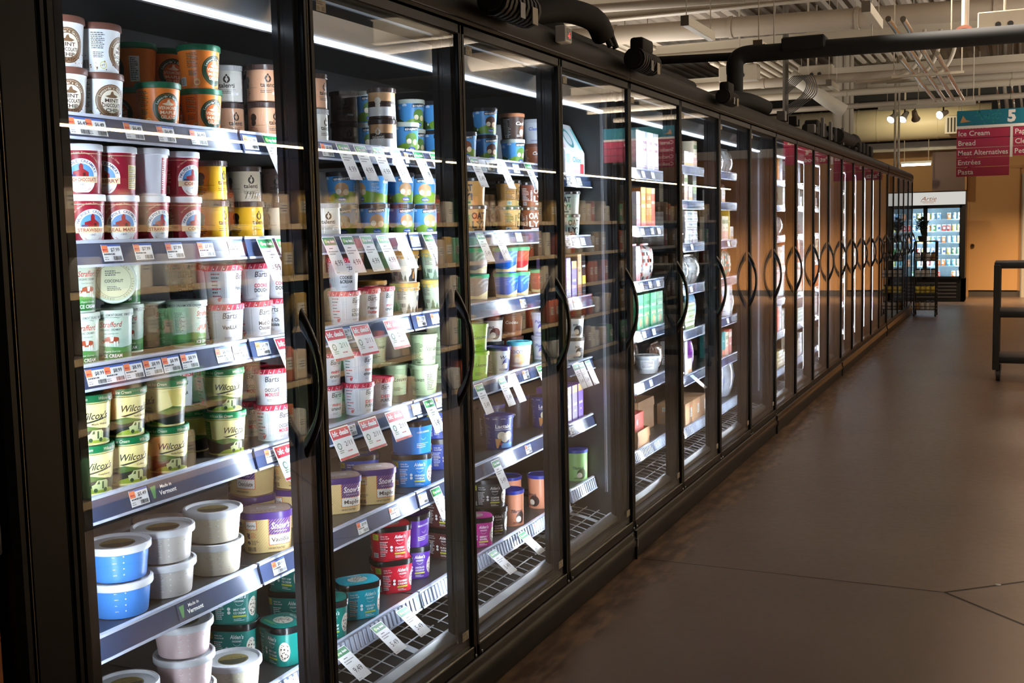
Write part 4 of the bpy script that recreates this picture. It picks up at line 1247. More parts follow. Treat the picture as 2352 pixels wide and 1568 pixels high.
# door, shelf, row, [(kind, right edge column or -centre column, turn of its face in degrees), ...bottom to top]
ST = [
 # door 1, top shelf
 (1, 1, 0, [('choc', -158, 20), ('choc', 150, 20)]),
 (1, 1, 0, [('choc', 270, 32), ('choc', 254, 75)]),
 (1, 1, 0, [('maple', 414, 28)]), (1, 1, 0, [('maple', 509, 42), ('maple', 510, 52)]),
 (1, 1, 1, [('maple', -318, -60), ('maple', -318, -80)]), (1, 1, 1, [('maple', -385, 20), ('maple', -390, 24)]),
 (1, 1, 2, [('maple', -290, 0), ('maple', -288, 0)]),
 (1, 1, 1, [('ttan', -530, 30), ('tpale', -535, 0)]), (1, 1, .2, [('ttan', -602, 45), ('ttan', -606, 20)]), (1, 1, 1.2, [('ttan', -605, 10), ('ttan', -605, 0)]),
 # door 1, second shelf
 (1, 2, 0, [('wstraw', 247, 28), ('wdutch', 227, 5)]), (1, 2, 0, [('wmaple', 318, 18), ('wberry', 300, -32)]),
 (1, 2, 0, [('wstraw', 394, 42), ('wplain', 384, -20)]), (1, 2, 0, [('wcoffee', 452, 48), ('wcoffee', 452, 45)]),
 (1, 2, 0, [('tyellow', 526, 55), ('tyellow', 522, 60)]), (1, 2, 0, [('tyellow', 607, 48)]), (1, 2, .9, [('tbeige', -566, 30), ('tbeige', -570, 25)]),
 (1, 2, 0, [('tbeige', -652, 15)]), (1, 2, 1, [('tdark', -640, 0), ('tdark', -640, 0)]),
 # door 1, third shelf
 (1, 3, 0, [('straf', 233, 25), ('straf2', 236, 40)]), (1, 3, 0, [('straf', 298, 0)]), (1, 3, 1, [('straf2', 330, 10), ('straf', 378, 0)]),
 (1, 3, 1.1, [('straf', -352, 60), ]), (1, 3, .5, [('straf2', 459, 58)]),
 (1, 3, 0, [('bvan', 560, 16), ('bvan', 556, 66)]), (1, 3, 0, [('bmud', 626, 40), ('bdough', 594, 30)]), (1, 3, 0, [('bmud', -650, -40), ('bdough', -642, 4)]),
 (1, 3, 1.4, [('bmud', -472, 20), ('bmud', -458, 20)]), (1, 3, 2, [('bmud', -440, 0), ('bmud', -432, 0)]),
 # door 1, fourth shelf
 (1, 4, 0, [('wx4', 271, 20), ('wx3', 266, 14)]), (1, 4, 0, [('wx1', 331, 22), ('wx2', 324, 32)]), (1, 4, 0, [('wx2', 433, 14), ('wx1', 428, -70)]),
 (1, 4, 1, [('wx3', 484, -90)]), (1, 4, 0, [('wx3', 564, 32), ('wx3', 564, 12)]),
 (1, 4, 0, [('bmousse', -626, 48), ('bmousse', 663, 4)]), (1, 4, 1, [('bmousse', -580, 10), ('bmousse', -578, 10)]), (1, 4, 1.6, [('bmud', -475, 30), ('bvan', -470, 30)]), (1, 4, 2, [('bmud', -430, 20), ('bvan', -440, 20)]),
 # door 1, fifth shelf
 (1, 5, 0, [('dblue', 355, 0), ('dblue', 350, 0)]), (1, 5, 0, [('dgrey', 444, 0), ('dgrey', 441, 0)]), (1, 5, 0, [('dcream', 559, 0), ('dcream', 556, 0)]),
 (1, 5, 0, [('snowv', -613, 6)]), (1, 5, 1, [('snowc', -600, -60), ('snowc', -590, -50)]), (1, 5, .6, [('snowc', -668, -20), ('snowc', -668, -30)]),
 (1, 5, 1.5, [('snowc', -366, 0)]),
 # door 1, bottom shelf
 (1, 6, 0, [('dpink', -296, 0), ('dpink', -292, 0)]), (1, 6, 0, [('dpink', 496, 0), ('dpink', 492, 0), ('dpink', 481, 0)]), (1, 6, 0, [('dcream', 601, 0)]),
 (1, 6, 0, [('ateal', -652, -60)]), (1, 6, 1, [('ateal', -540, -20), ('ateal', -536, -8)]), (1, 6, 1.1, [('ateal', -672, -20), ('ateal', -686, -40)]),
 # door 2
 (2, 1, 0, [('tpale', 756, 60), ('ttan', 751, 60)]), (2, 1, 0, [('tlayer', 913, -22), ('tlayer', 908, 70)]), (2, 1, 0, [('bjl', 963, 34)]), (2, 1, 1, [('bjl', -946, 40), ('bjl', -944, 40)]),
 (2, 1, .5, [('bjc', -1004, 20), ('bjc', -1004, 30)]), (2, 1, 1, [('bjl', -852, 0), ('bjl', -850, 0)]), (2, 1, 1.5, [('tdark', -792, 20), ('tdark', -790, 0)]),
 (2, 2, 0, [('tpale', 784, 12)]), (2, 2, 1, [('bjv', -796, 0), ('bjv', -794, 0)]), (2, 2, .3, [('bjv', 888, 8), ('bjv', 886, -66)]), (2, 2, 0, [('bjv', 954, 30), ('bjv', 950, 28)]),
 (2, 2, 0, [('bjv', 1006, 30), ('bjv', 992, 10)]), (2, 2, 1, [('bjv', -1010, 0)]),
 (2, 3, 0, [('bcc', 828, 55), ('bcc', 817, 12)]), (2, 3, 0, [('bpb', 874, 35)]), (2, 3, .2, [('bmint', 907, 50)]), (2, 3, 0, [('dogc', 964, 60), ('dogc', 961, 28)]),
 (2, 3, 0, [('dogg', -1000, 30), ('dogg', -998, 45)]), (2, 3, 2, [('vanl' if False else 'dogc', -856, 0)]),
 (2, 4, .6, [('bmint', 790, 40), ('bmint', 786, 40)]), (2, 4, 0, [('bdeep', 859, 52), ('bmint', 852, 50)]), (2, 4, 0, [('bdeep', 904, 35)]), (2, 4, 1, [('vlg', 938, 12)]),
 (2, 4, 0, [('vlg', 1007, -60), ('vlg', 1002, 60)]), (2, 4, .9, [('vlg', -1012, 0), ('vlg', -1010, -10)]), (2, 4, 2, [('vlg', -860, 0), ('vlg', -860, 0)]),
 (2, 5, 0, [('snowd', 908, 10)]), (2, 5, .3, [('snowd', -778, 10)]), (2, 5, 0, [('ablue', 993, 2), ('ablue', 990, 140)]), (2, 5, .2, [('anavy', -1020, 5), ('anavy', -1020, 10)]), (2, 5, 1.2, [('anavy', -826, 0)]),
 (2, 6, 0, [('aaqua', 872, 18)]), (2, 6, .2, [('ared', 946, 16), ('ared', 936, 10)]), (2, 6, .3, [('apurple', 988, 10), ('apurple', 980, 150)]), (2, 6, .3, [('abrown', -1024, -30), ('abrown', -1022, -30)]),
 (2, 6, 0, [('ateal', 799, 0)]),
 # door 3
 (3, 1, 0, [('bjc', 1096, 10), ]), (3, 1, 0, [('bjg', 1145, 34), ('bjg', 1145, 32)]), (3, 1, 0, [('bjl', 1206, 50), ('cado', 1207, 50)]), (3, 1, .2, [('rust', -1230, 20), ('grey', -1232, 0)]), (3, 1, 1, [('bjg', -1110, 0)]),
 (3, 2, 0, [('oatt', 1118, 20), ('oatt', 1117, -40)]), (3, 2, 0, [('oatt', 1197, 80), ('oatt', 1192, 88)]), (3, 2, 0, [('oatb', -1222, 12), ('oatb', -1224, 40)]), (3, 2, .9, [('oatp', -1140, 0)]),
 (3, 3, 0, [('wvb', 1192, 25), ('wvb', 1189, 25)]), (3, 3, 0, [('wvb', 1218, 30), ('wvr', -1216, 40)]), (3, 3, 0, [('wvr', -1242, 0)]), (3, 3, .8, [('wvg', 1124, 20), ('wvg', 1124, 10)]),
 (3, 4, 0, [('vll', 1124, 8), ('vll', 1123, 6)]), (3, 4, 0, [('wil', 1174, 30)]), (3, 4, 0, [('ccn', 1222, -20)]), (3, 4, 0, [('vio', -1248, -20), ('vio', -1246, -20)]), (3, 4, 1.2, [('rust', -1176, 0), ('rust', -1176, 0)]), (3, 4, 1.1, [('so', -1130, 0), ('so', -1130, 0)]),
 (3, 5, 0, [('lac', 1180, 18)]), (3, 5, 1, [('nav', -1196, -40)]), (3, 5, .3, [('lac', -1240, 10)]), (3, 5, 1.2, [('nav', -1130, 0)]),
 (3, 6, 0, [('amagenta', 1133, 10)]), (3, 6, .1, [('ablack', 1165, 14), ('ablack', 1158, 0)]), (3, 6, .1, [('tlk', 1204, 30)]), (3, 6, .1, [('tlk', -1240, -50)]), (3, 6, 1.1, [('tlk', -1170, 0)]),
 # door 4
 (4, 2, 0, [('oatp', -1308, 20), ('oatp', -1308, -30)]), (4, 4, 0, [('so', -1318, 20), ('so', -1320, 10)]), (4, 6, .1, [('tlg', -1320, 10)]), (4, 6, .3, [('tlg', -1344, 20)]),
 (5, 5, 0, [('ct', -1487, 0)]),
]
BASE = []
for door, shelf, row, items in ST:
    z = shelves_of(door)[shelf - 1] - .0078
    key, u, turn = items[0]
    R = max(KINDS[k]['R'] for k, _, _ in items)
    x = -.172 - R - row * 2 * R
    K = KINDS[key]
    y = y_at(u, x, z + K['h'] * .9, K['R']) if u > 0 else y_at(-u, x, z + K['h'] * .5)
    BASE.append([door, shelf, x, y, R, items, row, z])
# push overlapping neighbours on one shelf apart
for _ in range(600):
    for i in range(len(BASE)):
        for j in range(i + 1, len(BASE)):
            A, B = BASE[i], BASE[j]
            if A[1] != B[1] or abs(A[7] - B[7]) > .02: continue
            dx, dy = B[2] - A[2], B[3] - A[3]
            d = math.hypot(dx, dy); need = A[4] + B[4] + .0016
            if d < need:
                if d < 1e-5: dx, dy, d = -.01, .001, .01
                p = (need - d) / 2 / d
                A[2] -= dx * p; A[3] -= dy * p; B[2] += dx * p; B[3] += dy * p
    for A in BASE:
        A[2] = min(A[2], -.170 - A[4]); A[2] = max(A[2], -.70 + A[4])
        s0, s1 = SECT[A[0]]
        lo = SECT[A[0]][0] - (.10 if A[0] in (2, 3) else 0) + A[4]
        A[3] = max(A[3], lo)
        A[3] = min(A[3], (SECT[4][1] if A[0] < 5 else 99) - A[4])
for door, shelf, x, y, R, items, row, z in BASE:
    for lv, (key, u, turn) in enumerate(items):
        K = KINDS[key]
        rz = facing(x, y) + math.radians(turn)
        dx = dy = 0
        if lv:
            dx, dy = random.uniform(-.0005, .0005), random.uniform(-.0005, .0005)
        place(key, x + dx, y + dy, z, rz, door, shelf, row, lv if len(items) > 1 else -1)
        z += K['h'] + .0003
# the tipped-over coconut pint: lies on the second front cow pint, lid to the aisle
base = [b for b in BASE if b[0] == 1 and b[1] == 3 and b[5][0][1] == 298][0]
bx, by = base[2], base[3] + .010
zt = base[7] + KINDS['straf']['h']
o = place('coco_lying', 0, 0, 0, 0, 1, 3, 0, 1)
o.rotation_euler = (0, math.radians(84), facing(bx, by) + .1)
fd = Vector((math.cos(facing(bx, by) + .1), math.sin(facing(bx, by) + .1), 0))
o.location = Vector((bx, by, zt + .0472)) - fd * .062
PLACED[-1].update(x=o.location.x, y=o.location.y)

# boxes and bags: door, shelf, row setback, first column, [kinds left to right]; '*n' stacks n
RUNS = [
 (4, 1, 0, 1297, ['slc']), (4, 2, .02, 1332, ['bxt', 'bxm']), (4, 3, .0, 1302, ['bxl', 'bxv', 'bxt', 'bxk']), (4, 4, .03, 1338, ['bgb']),
 (4, 5, .0, 1300, ['bxv', 'bxv', 'bxv']), (4, 6, .0, 1356, ['bxs']),
 (5, 1, 0, 1462, ['bxw', 'bxw', 'bxw', 'bxw']), (5, 2, 0, 1462, ['bxp', 'bxo', 'bxo', 'bxr']), (5, 3, 0, 1462, ['bxp', 'bgw', 'bgw']),
 (5, 4, 0, 1464, ['bxg', 'bxg', 'bxg', 'bxg']), (5, 5, .02, 1520, ['bgn']), (5, 5, .17, 1462, ['bgn', 'bgn', 'bgn']), (5, 6, .12, 1466, ['oc']), (5, 6, 0, 1464, ['ocs']),
 (6, 1, 0, 1572, ['bxa', 'bxa', 'bxc']), (6, 2, 0, 1572, ['bxc', 'bxa', 'bxd']), (6, 3, 0, 1574, ['pz*6']), (6, 4, 0, 1574, ['bgc', 'bgc']), (6, 5, 0, 1574, ['pk*5', 'bgb']),
 (6, 6, 0, 1574, ['bxn', 'bxa', 'bgp']), (6, 7, 0, 1574, ['ctn', 'ctn', 'ctn']), (6, 7, .18, 1574, ['ctn*2', 'ctn*2', 'ctn*2']),
 (7, 1, 0, 1658, ['bgc', 'bgc']), (7, 2, 0, 1658, ['bxa', 'bgn']), (7, 3, 0, 1659, ['bxc', 'bxc', 'bxy', 'bxa']), (7, 4, 0, 1659, ['bgt', 'bgt']), (7, 5, 0, 1659, ['bgr', 'bxw', 'bgr']),
 (7, 6, 0, 1659, ['bxe', 'bxc', 'bxx']), (7, 7, 0, 1660, ['bgi', 'bgi']),
 (8, 3, 0, 1727, ['bxc', 'bxe', 'bxx']), (8, 4, 0, 1727, ['bxg', 'bxo']), (8, 5, 0, 1727, ['bxw', 'bxc']), (8, 6, 0, 1727, ['ctn', 'ctn']), (8, 7, 0, 1727, ['bxx', 'bxe']),
 (9, 2, 0, 1787, ['bgn', 'bxc', 'bxd']), (9, 3, 0, 1787, ['bgw', 'bgc']), (9, 4, 0, 1787, ['bxd', 'bxc', 'bxe']), (9, 5, 0, 1787, ['bxw', 'bxn', 'bxw']), (9, 6, 0, 1787, ['bxr', 'bxw', 'bxc']), (9, 7, 0, 1787, ['pt*5', 'pt*4']), (9, 1, 0, 1787, ['bxo', 'bxw']),
 (10, 2, 0, 1834, ['bxd', 'bxa']), (10, 3, 0, 1834, ['bgv', 'bxw']), (10, 4, 0, 1834, ['bxr', 'bgt']), (10, 5, 0, 1834, ['bxw', 'bxc']), (10, 6, 0, 1834, ['pk*4', 'bxn']), (10, 7, 0, 1834, ['bxc', 'bxw']), (10, 1, 0, 1834, ['bxw']),
 (11, 2, 0, 1870, ['bxc', 'bxa']), (11, 4, 0, 1870, ['bxw', 'bxg']), (11, 5, 0, 1870, ['bgc', 'bxr']), (11, 6, 0, 1870, ['bxw', 'bxw']), (11, 7, 0, 1870, ['bgc', 'bxd']),
 (12, 3, 0, 1904, ['bxw', 'bxo']), (12, 5, 0, 1904, ['bxw', 'bxr']), (12, 7, 0, 1904, ['bxw', 'bgc']),
]
for door, shelf, setback, u, kinds in RUNS:
    z0 = shelves_of(door)[shelf - 1] - .0078
    x_front = -.171 - setback
    y = max(y_at(u, x_front, z0 + .08), SECT[door][0] + .012)
    for spec in kinds:
        key, _, n = spec.partition('*')
        n = int(n or 1)
        d, w = KINDS[key]['rect']
        if y + w > SECT[door][1] - .004: break
        z = z0
        for lv in range(n):
            bulge = .02 if KINDS[key]['name'].endswith('bag') else .0
            place(key, x_front - d / 2 - bulge + random.uniform(-.002, .0), y + w / 2 + bulge * .4, z, random.uniform(-.02, .02) if not bulge else random.uniform(-.1, .1), door, shelf, 1 if setback > .1 else 0, lv if n > 1 else -1)
            z += KINDS[key]['h'] + .0003
        y += w + .008 + bulge * .8
# things inside the open cartons
for p in list(PLACED):
    if p['desc'] == 'open brown cardboard carton':
        place('bgw', p['x'], p['y'], p['z'] + .06, 0, 5, 6, 2, -1)
    if p['desc'] == 'small open brown carton':
        place('bxx', p['x'], p['y'], p['z'] + .0045, PI / 2, 5, 6, 2, -1)

# ------------------------------------------------------------------ labels that single each package out
def ordinal(i, n):
    if n == 1: return ''
    if i == 0: return 'leftmost'
    if i == n - 1: return 'rightmost'
    return ['', 'second', 'third', 'fourth', 'fifth', 'sixth', 'seventh', 'eighth', 'ninth', 'tenth'][i] + ' from left'
def shelfword(s, n): return 'top' if s == 1 else 'bottom' if s == n else ['', '', 'second', 'third', 'fourth', 'fifth', 'sixth'][s]
buckets = {}
for p in PLACED: buckets.setdefault((p['desc'], p['door'], p['shelf']), []).append(p)
for (desc, door, shelf), ps in buckets.items():
    tail = '%s shelf, %s door' % (shelfword(shelf, ps[0]['n']), ORD[door])
    if len(ps) == 1:
        ps[0]['o']['label'] = desc + ', ' + tail
        continue
    sub = {}
    for p in ps:
        lv = {0: 'lower', 1: 'upper', 2: 'topmost'}.get(p['level'], 'unstacked' if p['level'] < 0 else '%s up' % ORD[min(p['level'] + 1, 12)])
        rowk = 'front' if p['row'] < .55 else 'back'
        sub.setdefault((lv, rowk), []).append(p)
    rows = {k[1] for k in sub}; lvs = {k[0] for k in sub}
    for (lv, rowk), qs in sub.items():
        qs.sort(key=lambda p: proj((p['x'], p['y'], p['z']))[0])
        for i, p in enumerate(qs):
            bits = []
            if len(rows) > 1: bits.append(rowk)
            if len(lvs) > 1: bits.append({'unstacked': 'single'}.get(lv, lv))
            o_ = ordinal(i, len(qs))
            if o_: bits.append(o_)
            p['o']['label'] = desc + ', ' + (' '.join(bits) + ', ' if bits else '') + tail
for p in PLACED: p['o']['group'] = p['o']['category'] + ('es' if p['o']['category'].endswith('x') else 's') + ' on the %s shelf behind the %s door' % (shelfword(p['shelf'], p['n']), ORD[p['door']])

# ------------------------------------------------------------------ shelf tickets
def ticket(price, orange=True, w=.052, h=.034):
    mb = MB(); mb.box(-.0004, 0, -w / 2, w / 2, -h / 2, h / 2, M_WHITE)
    f = Flat()
    f.rect(-w / 2, h / 2 - .004, w / 2, h / 2, M_BLUEP)
    if orange: f.rect(-w / 2, h * .02, -w / 2 + .016, h / 2 - .002, M_ORANGE); f.para(-w / 2 + .002, .003, -w / 2 + .014, .010, 1, M_RED, 2)
    f.text(price, .009, .0025, .0100, M_TXT, bold=.02, width=.024)
    f.para(-w / 2 + .003, -.006, w / 2 - .004, .001, 1, M_TXT, 3)
    f.para(-w / 2 + .002, -h / 2 + .002, -w / 2 + .018, -.007, 2, M_TXTG, 4)
    f.barcode(.000, -h / 2 + .002, w / 2 - .004, -.007, M_BLACKP)
    f.onto(mb, flat_surf_x(0), step=0)
    return mb.mesh('shelf_ticket', 0)
def hang_card(price, kindc):
    mb = MB(); f = Flat()
    w, h = (.060, .105) if kindc == 'g' else (.092, .088)
    mb.box(-.0005, 0, -w / 2, w / 2, -h, 0, M_WHITE)
    if kindc == 'g':
        f.rect(-w / 2 + .002, -.024, w / 2 - .002, -.002, M_GREEN)
        f.disc(-.017, -.013, .0055, print_mat((150, 200, 110)), 16); f.text('op deals', .006, -.0165, .0105, M_WHITE, bold=.03, width=.034)
        f.para(-.014, -.036, .014, -.030, 1, M_TXT, 1); f.para(-.022, -.052, .022, -.038, 2, M_TXTG, 2)
        f.text(price, .002, -.082, .0230, M_TXT, bold=.0, width=.036)
        f.para(-.026, -.102, -.004, -.099, 1, M_TXTG, 3)
    elif kindc == 'b':
        f.rect(-w / 2 + .003, -.030, w / 2 - .003, -.003, M_RED); f.text('bfc deals', 0, -.022, .0190, M_WHITE, bold=.03, width=.074)
        f.disc(-.026, -.050, .0095, print_mat((96, 140, 124)), 20); f.disc(-.026, -.050, .006, M_WHITE, 16); f.text('BFC', -.026, -.0515, .0045, M_GREEN)
        f.text('2/11', .020, -.054, .0190, M_TXT, width=.034)
        f.para(-.034, -.070, -.004, -.060, 2, M_GREEN, 3); f.para(.002, -.071, .036, -.064, 1, M_RED, 4)
        f.rect(-w / 2 + .002, -h + .001, w / 2 - .002, -h + .007, M_RED)
    f.onto(mb, flat_surf_x(0), step=0)
    return mb.mesh('sale_card', 0)
def strip_card():
    mb = MB(); f = Flat(); w, h = .088, .036
    mb.box(-.0004, 0, -w / 2, w / 2, -h / 2, h / 2, M_RAIL)
    f.poly([(-.038, .012), (-.022, .013), (-.024, .002), (-.028, -.013), (-.034, -.013), (-.036, 0)], print_mat((90, 150, 90)))
    f.text('Made in', .008, .004, .0100, M_WHITE, bold=.01, width=.034); f.text('Vermont', .011, -.010, .0130, M_WHITE, bold=.03, width=.052)
    f.onto(mb, flat_surf_x(0), step=0)
    return mb.mesh('rail_strip', 0)
_tm = {}
TAGS = []
def put_tag(door, shelf, u, what, price='', tilt=None):
    key = (what, price)
    if key not in _tm:
        _tm[key] = ticket(price) if what == 't' else ticket(price, False) if what == 'w' else strip_card() if what == 'v' else hang_card(price, what)
    z = shelves_of(door)[shelf - 1]
    if what in 'twv':
        x, zc, rot = -.1520, z - .0255, -.247
        x = -.158 + .0118 * (.0255 - .003) / .047 + .0012
    else:
        n = sum(1 for t in TAGS if t['door'] == door and t['shelf'] == shelf and t['what'] in 'gb')
        x, zc, rot = -.1440 + .0016 * (n % 3), z - .006, -(math.radians(24) if tilt is None else math.radians(tilt))
    y = y_at(u, x, zc)
    nm = {'t': 'shelf_ticket', 'w': 'shelf_ticket', 'v': 'rail_strip', 'g': 'sale_card', 'b': 'sale_card'}[what]
    if door > 1 and y < SECT[door][0] - .003 and door in (4, 5): zc += shelves_of(door - 1)[shelf - 1] - z if door == 4 else 0
    o = obj(nm, _tm[key], None, (x, y, zc), (0, rot, 0))
    d = {'t': 'white price ticket with orange corner', 'w': 'plain white price ticket', 'v': 'dark blue rail strip reading Made in Vermont', 'g': 'white hanging sale card with green header', 'b': 'white hanging sale card with red header'}[what]
    o['category'] = 'price tag' if what != 'v' else 'shelf label'
    TAGS.append(dict(o=o, what=what, desc=d, door=door, shelf=shelf, y=y, n=len(shelves_of(door))))
TL = [
 (1, 1, [(182, 't', '$6.49'), (222, 't', '$6.49'), (308, 't', '$6.49'), (382, 't', '$6.49'), (456, 't', '$6.49'), (576, 't', '$5.99'), (618, 'g', '4.99')]),
 (1, 2, [(258, 't', '$7.99'), (330, 't', '$7.99'), (402, 't', '$7.99'), (474, 't', '$7.99'), (542, 't', '$7.99'), (606, 'g', '4.99'), (648, 'g', '4.99')]),
 (1, 3, [(222, 't', '$8.99'), (264, 't', '$8.99'), (308, 't', '$8.99'), (352, 't', '$8.99'), (394, 't', '$8.99'), (436, 't', '$8.99'), (514, 't', '$6.99'), (552, 't', '$6.99'), (604, 't', '$6.79'), (654, 'b', '')]),
 (1, 4, [(320, 't', '$5.49'), (376, 'v', ''), (625, 't', '$6.99'), (652, 'b', '')]),
 (1, 5, [(440, 'v', ''), (641, 't', '$8.99')]),
 (1, 6, [(668, 't', '$9.49')]),
 (2, 1, [(752, 't', '$5.99'), (784, 'g', '4.99'), (824, 'g', '4.99'), (864, 'g', '4.99'), (904, 'g', '5.99'), (940, 't', '$5.99'), (958, 'g', '5.49'), (996, 'g', '5.49')]),
 (2, 2, [(752, 'g', '4.99'), (794, 'g', '4.99'), (838, 'g', '4.99'), (876, 'g', '4.99'), (918, 'g', '4.99'), (954, 't', '$5.99'), (980, 'g', '5.49')]),
 (2, 3, [(764, 'b', ''), (794, 'w', '$6.79'), (824, 'b', ''), (898, 'b', ''), (930, 'w', '$6.79'), (968, 't', '$7.29'), (1000, 't', '$7.29')]),
 (2, 4, [(776, 'b', ''), (806, 'w', '$6.79'), (842, 'b', ''), (902, 'b', ''), (928, 'w', '$6.79'), (957, 't', '$6.99'), (982, 'g', '5.49'), (1010, 't', '$6.99')]),
 (2, 5, [(833, 't', '$9.99'), (906, 't', '$9.99'), (972, 't', '$9.99'), (998, 'g', '9.49')]),
 (2, 6, [(862, 'g', '5.49', 52), (920, 'g', '5.49', 52), (776, 'g', '9.49', 52)]),
 (3, 1, [(1086, 'g', '5.49'), (1126, 'w', '$5.99'), (1150, 'g', '5.49'), (1186, 'w', '$5.99'), (1210, 'g', '5.49')]),
 (3, 2, [(1100, 'g', '5.49'), (1140, 'g', '5.49'), (1192, 't', '$5.99')]),
 (3, 3, [(1202, 't', '$5.49')]),
 (3, 4, [(1098, 'g', '5.49'), (1150, 'g', '5.49'), (1175, 'g', '5.49'), (1208, 't', '$6.99'), (1238, 'g', '5.49')]),
 (3, 5, [(1136, 'g', '5.49'), (1214, 't', '$7.49')]),
 (3, 6, [(1128, 'g', '5.49', 52), (1196, 'g', '5.49', 52), (1232, 't', '$5.99')]),
 (4, 1, [(1308, 'w', '$6.99'), (1330, 'w', '$6.99')]), (4, 2, [(1304, 'w', '$5.99'), (1320, 'w', '$5.99'), (1339, 'w', '$5.99')]), (4, 3, [(1322, 't', '$5.99')]),
 (4, 4, [(1320, 'g', '5.49'), (1333, 'g', '5.49'), (1348, 'g', '5.49')]), (4, 5, [(1312, 'w', '$5.99')]),
 (5, 1, [(1478, 'w', '$4.99'), (1500, 'w', '$4.99')]), (5, 2, [(1476, 'w', '$4.99'), (1498, 'w', '$4.99'), (1514, 'w', '$4.99')]), (5, 3, [(1474, 'w', '$4.49'), (1494, 'w', '$4.49'), (1512, 'w', '$4.49')]),
 (5, 4, [(1480, 'w', '$4.99'), (1502, 'w', '$4.99')]), (5, 5, [(1476, 'w', '$6.99'), (1496, 'w', '$6.99')]),
 (6, 3, [(1590, 'w', '$8.99')]), (6, 4, [(1588, 'w', '$3.99')]), (6, 6, [(1588, 'g', '3.99', 50)]),
 (7, 3, [(1674, 'w', '$3.99')]), (7, 5, [(1672, 'w', '$3.99')]),
]
for door, shelf, rows in TL:
    for r in rows: put_tag(door, shelf, *r)
tb = {}
for t in TAGS: tb.setdefault((t['desc'], t['door'], t['shelf']), []).append(t)
for (desc, door, shelf), ts in tb.items():
    ts.sort(key=lambda t: t['y'])
    for i, t in enumerate(ts):
        o_ = ordinal(i, len(ts))
        t['o']['label'] = desc + ', ' + (o_ + ', ' if o_ else '') + '%s shelf, %s door' % (shelfword(shelf, t['n']), ORD[door])
        t['o']['group'] = 'price tags on the %s shelf behind the %s door' % (shelfword(shelf, t['n']), ORD[door])

# ------------------------------------------------------------------ refrigeration lines on top of the freezers
M_FOAM = mat('black_pipe_insulation', (12, 12, 13), .75, noise=.1, nscale=40)
M_CLIP = mat('clip_grey', (120, 120, 122), .4, .4)
def curve_pts(pts, n=6):
    """Catmull-Rom through the points"""
    P_ = [Vector(p) for p in pts]; out = []
    for i in range(len(P_) - 1):
        a, b, c, d = P_[max(i - 1, 0)], P_[i], P_[i + 1], P_[min(i + 2, len(P_) - 1)]
        for j in range(n):
            t = j / n
            out.append(.5 * ((2 * b) + (c - a) * t + (2 * a - 5 * b + 4 * c - d) * t * t + (3 * b - a - 3 * c + d) * t ** 3))
    out.append(P_[-1]); return out
mb = MB()
mb.tube([(-.215, 2.6, 2.195), (-.215, 4.0, 2.195), (-.215, 4.25, 2.195)], .052, M_FOAM, 14)
mb.tube(curve_pts([(-.20, 3.95, 2.205), (-.13, 4.12, 2.245), (-.06, 4.28, 2.23), (-.045, 4.36, 2.175)]), .046, M_FOAM, 14)
mb.tube([(-.215, 4.2, 2.185), (-.215, 6.3, 2.185)], .036, M_FOAM, 12)
pi = obj('insulated_pipe', mb); tag(pi, 'black insulated pipe lying along the top of the nearest freezers', 'pipe')
wr = MB()
for i in range(2): wr.tube([(-.04 + .012 * i, 4.33 + .05 * i, 2.20), (-.010 + .004 * i, 4.35 + .05 * i, 2.128)], .013, M_FRAME2, 8)
obj('hanging_wire', wr, pi)
def hose(y, x, lab, big=1.0):
    r = empty('ribbed_valve', (x, y, 2.042)); tag(r, lab, 'valve', 'ribbed black valves along the freezer tops')
    m1 = MB()
    n = 9
    for i in range(n):
        m1.tube([(0, -.12 * big + .27 * big * i / n, .050 * big), (0, -.12 * big + .27 * big * (i + .55) / n, .050 * big)], .050 * big, M_FRAME2, 14)
    m1.tube([(0, -.13 * big, .05 * big), (0, .15 * big, .05 * big)], .038 * big, M_FOAM, 12)
    obj('ribbed_body', m1, r)
    m2 = MB(); m2.rbox(-.035 * big, .03 * big, -.08 * big, .08 * big, .088 * big, .15 * big, M_FOAM, .012, 2); obj('cap', m2, r)
    m3 = MB(); m3.box(.050 * big, .052 * big, -.03 * big, .005, .005, .05 * big, M_CLIP); m4 = MB(); m4.box(.050 * big, .053 * big, .06 * big, .10 * big, .0, .05 * big, M_LABEL); obj('clip', m3, r); obj('paper_label', m4, r)
hose(3.20, .062, 'nearest and largest ribbed black valve on the freezer header', 1.0)
hose(4.53, .062, 'ribbed black valve on header, left of the horizontal black pipe', .9)
hose(6.02, .058, 'ribbed black valve just before the vertical black pipe', .8)
th = empty('thermostat', (.038, 3.735, 2.082)); tag(th, 'small freezer temperature display with white frame and red digits', 'temperature display')
mb = MB(); mb.rbox(-.03, .010, -.030, .030, -.026, .030, M_WHITE, .003, 1); mb.box(.0095, .0112, -.020, .020, -.018, .022, mat('display_black', (30, 12, 14), .2)); obj('housing', mb, th)
mb = MB(); f = Flat(); f.text('-6', 0, -.012, .030, emit('red_digits', (1.0, .10, .10), 1.6), bold=.02); f.onto(mb, flat_surf_x(.0113), step=0); obj('digits', mb, th)
mb = MB()
mb.tube([(-.30, 7.76, 2.1425), (-.30, 7.76, 2.46)], .055, M_FOAM, 18)
mb.tube(curve_pts([(-.30, 7.76, 2.43), (-.295, 7.76, 2.51), (-.24, 7.77, 2.552), (-.10, 7.78, 2.557)]), .058, M_FOAM, 18)
mb.tube([(-.16, 7.78, 2.556), (1.2, 7.78, 2.545), (3.4, 7.78, 2.535)], .056, M_FOAM, 18)
mb.rbox(.02, .30, 7.70, 7.86, 2.55, 2.635, M_FOAM, .01, 1)
mb.tube([(-1.05, 7.78, 2.570), (-.28, 7.76, 2.545)], .028, M_FOAM, 14)
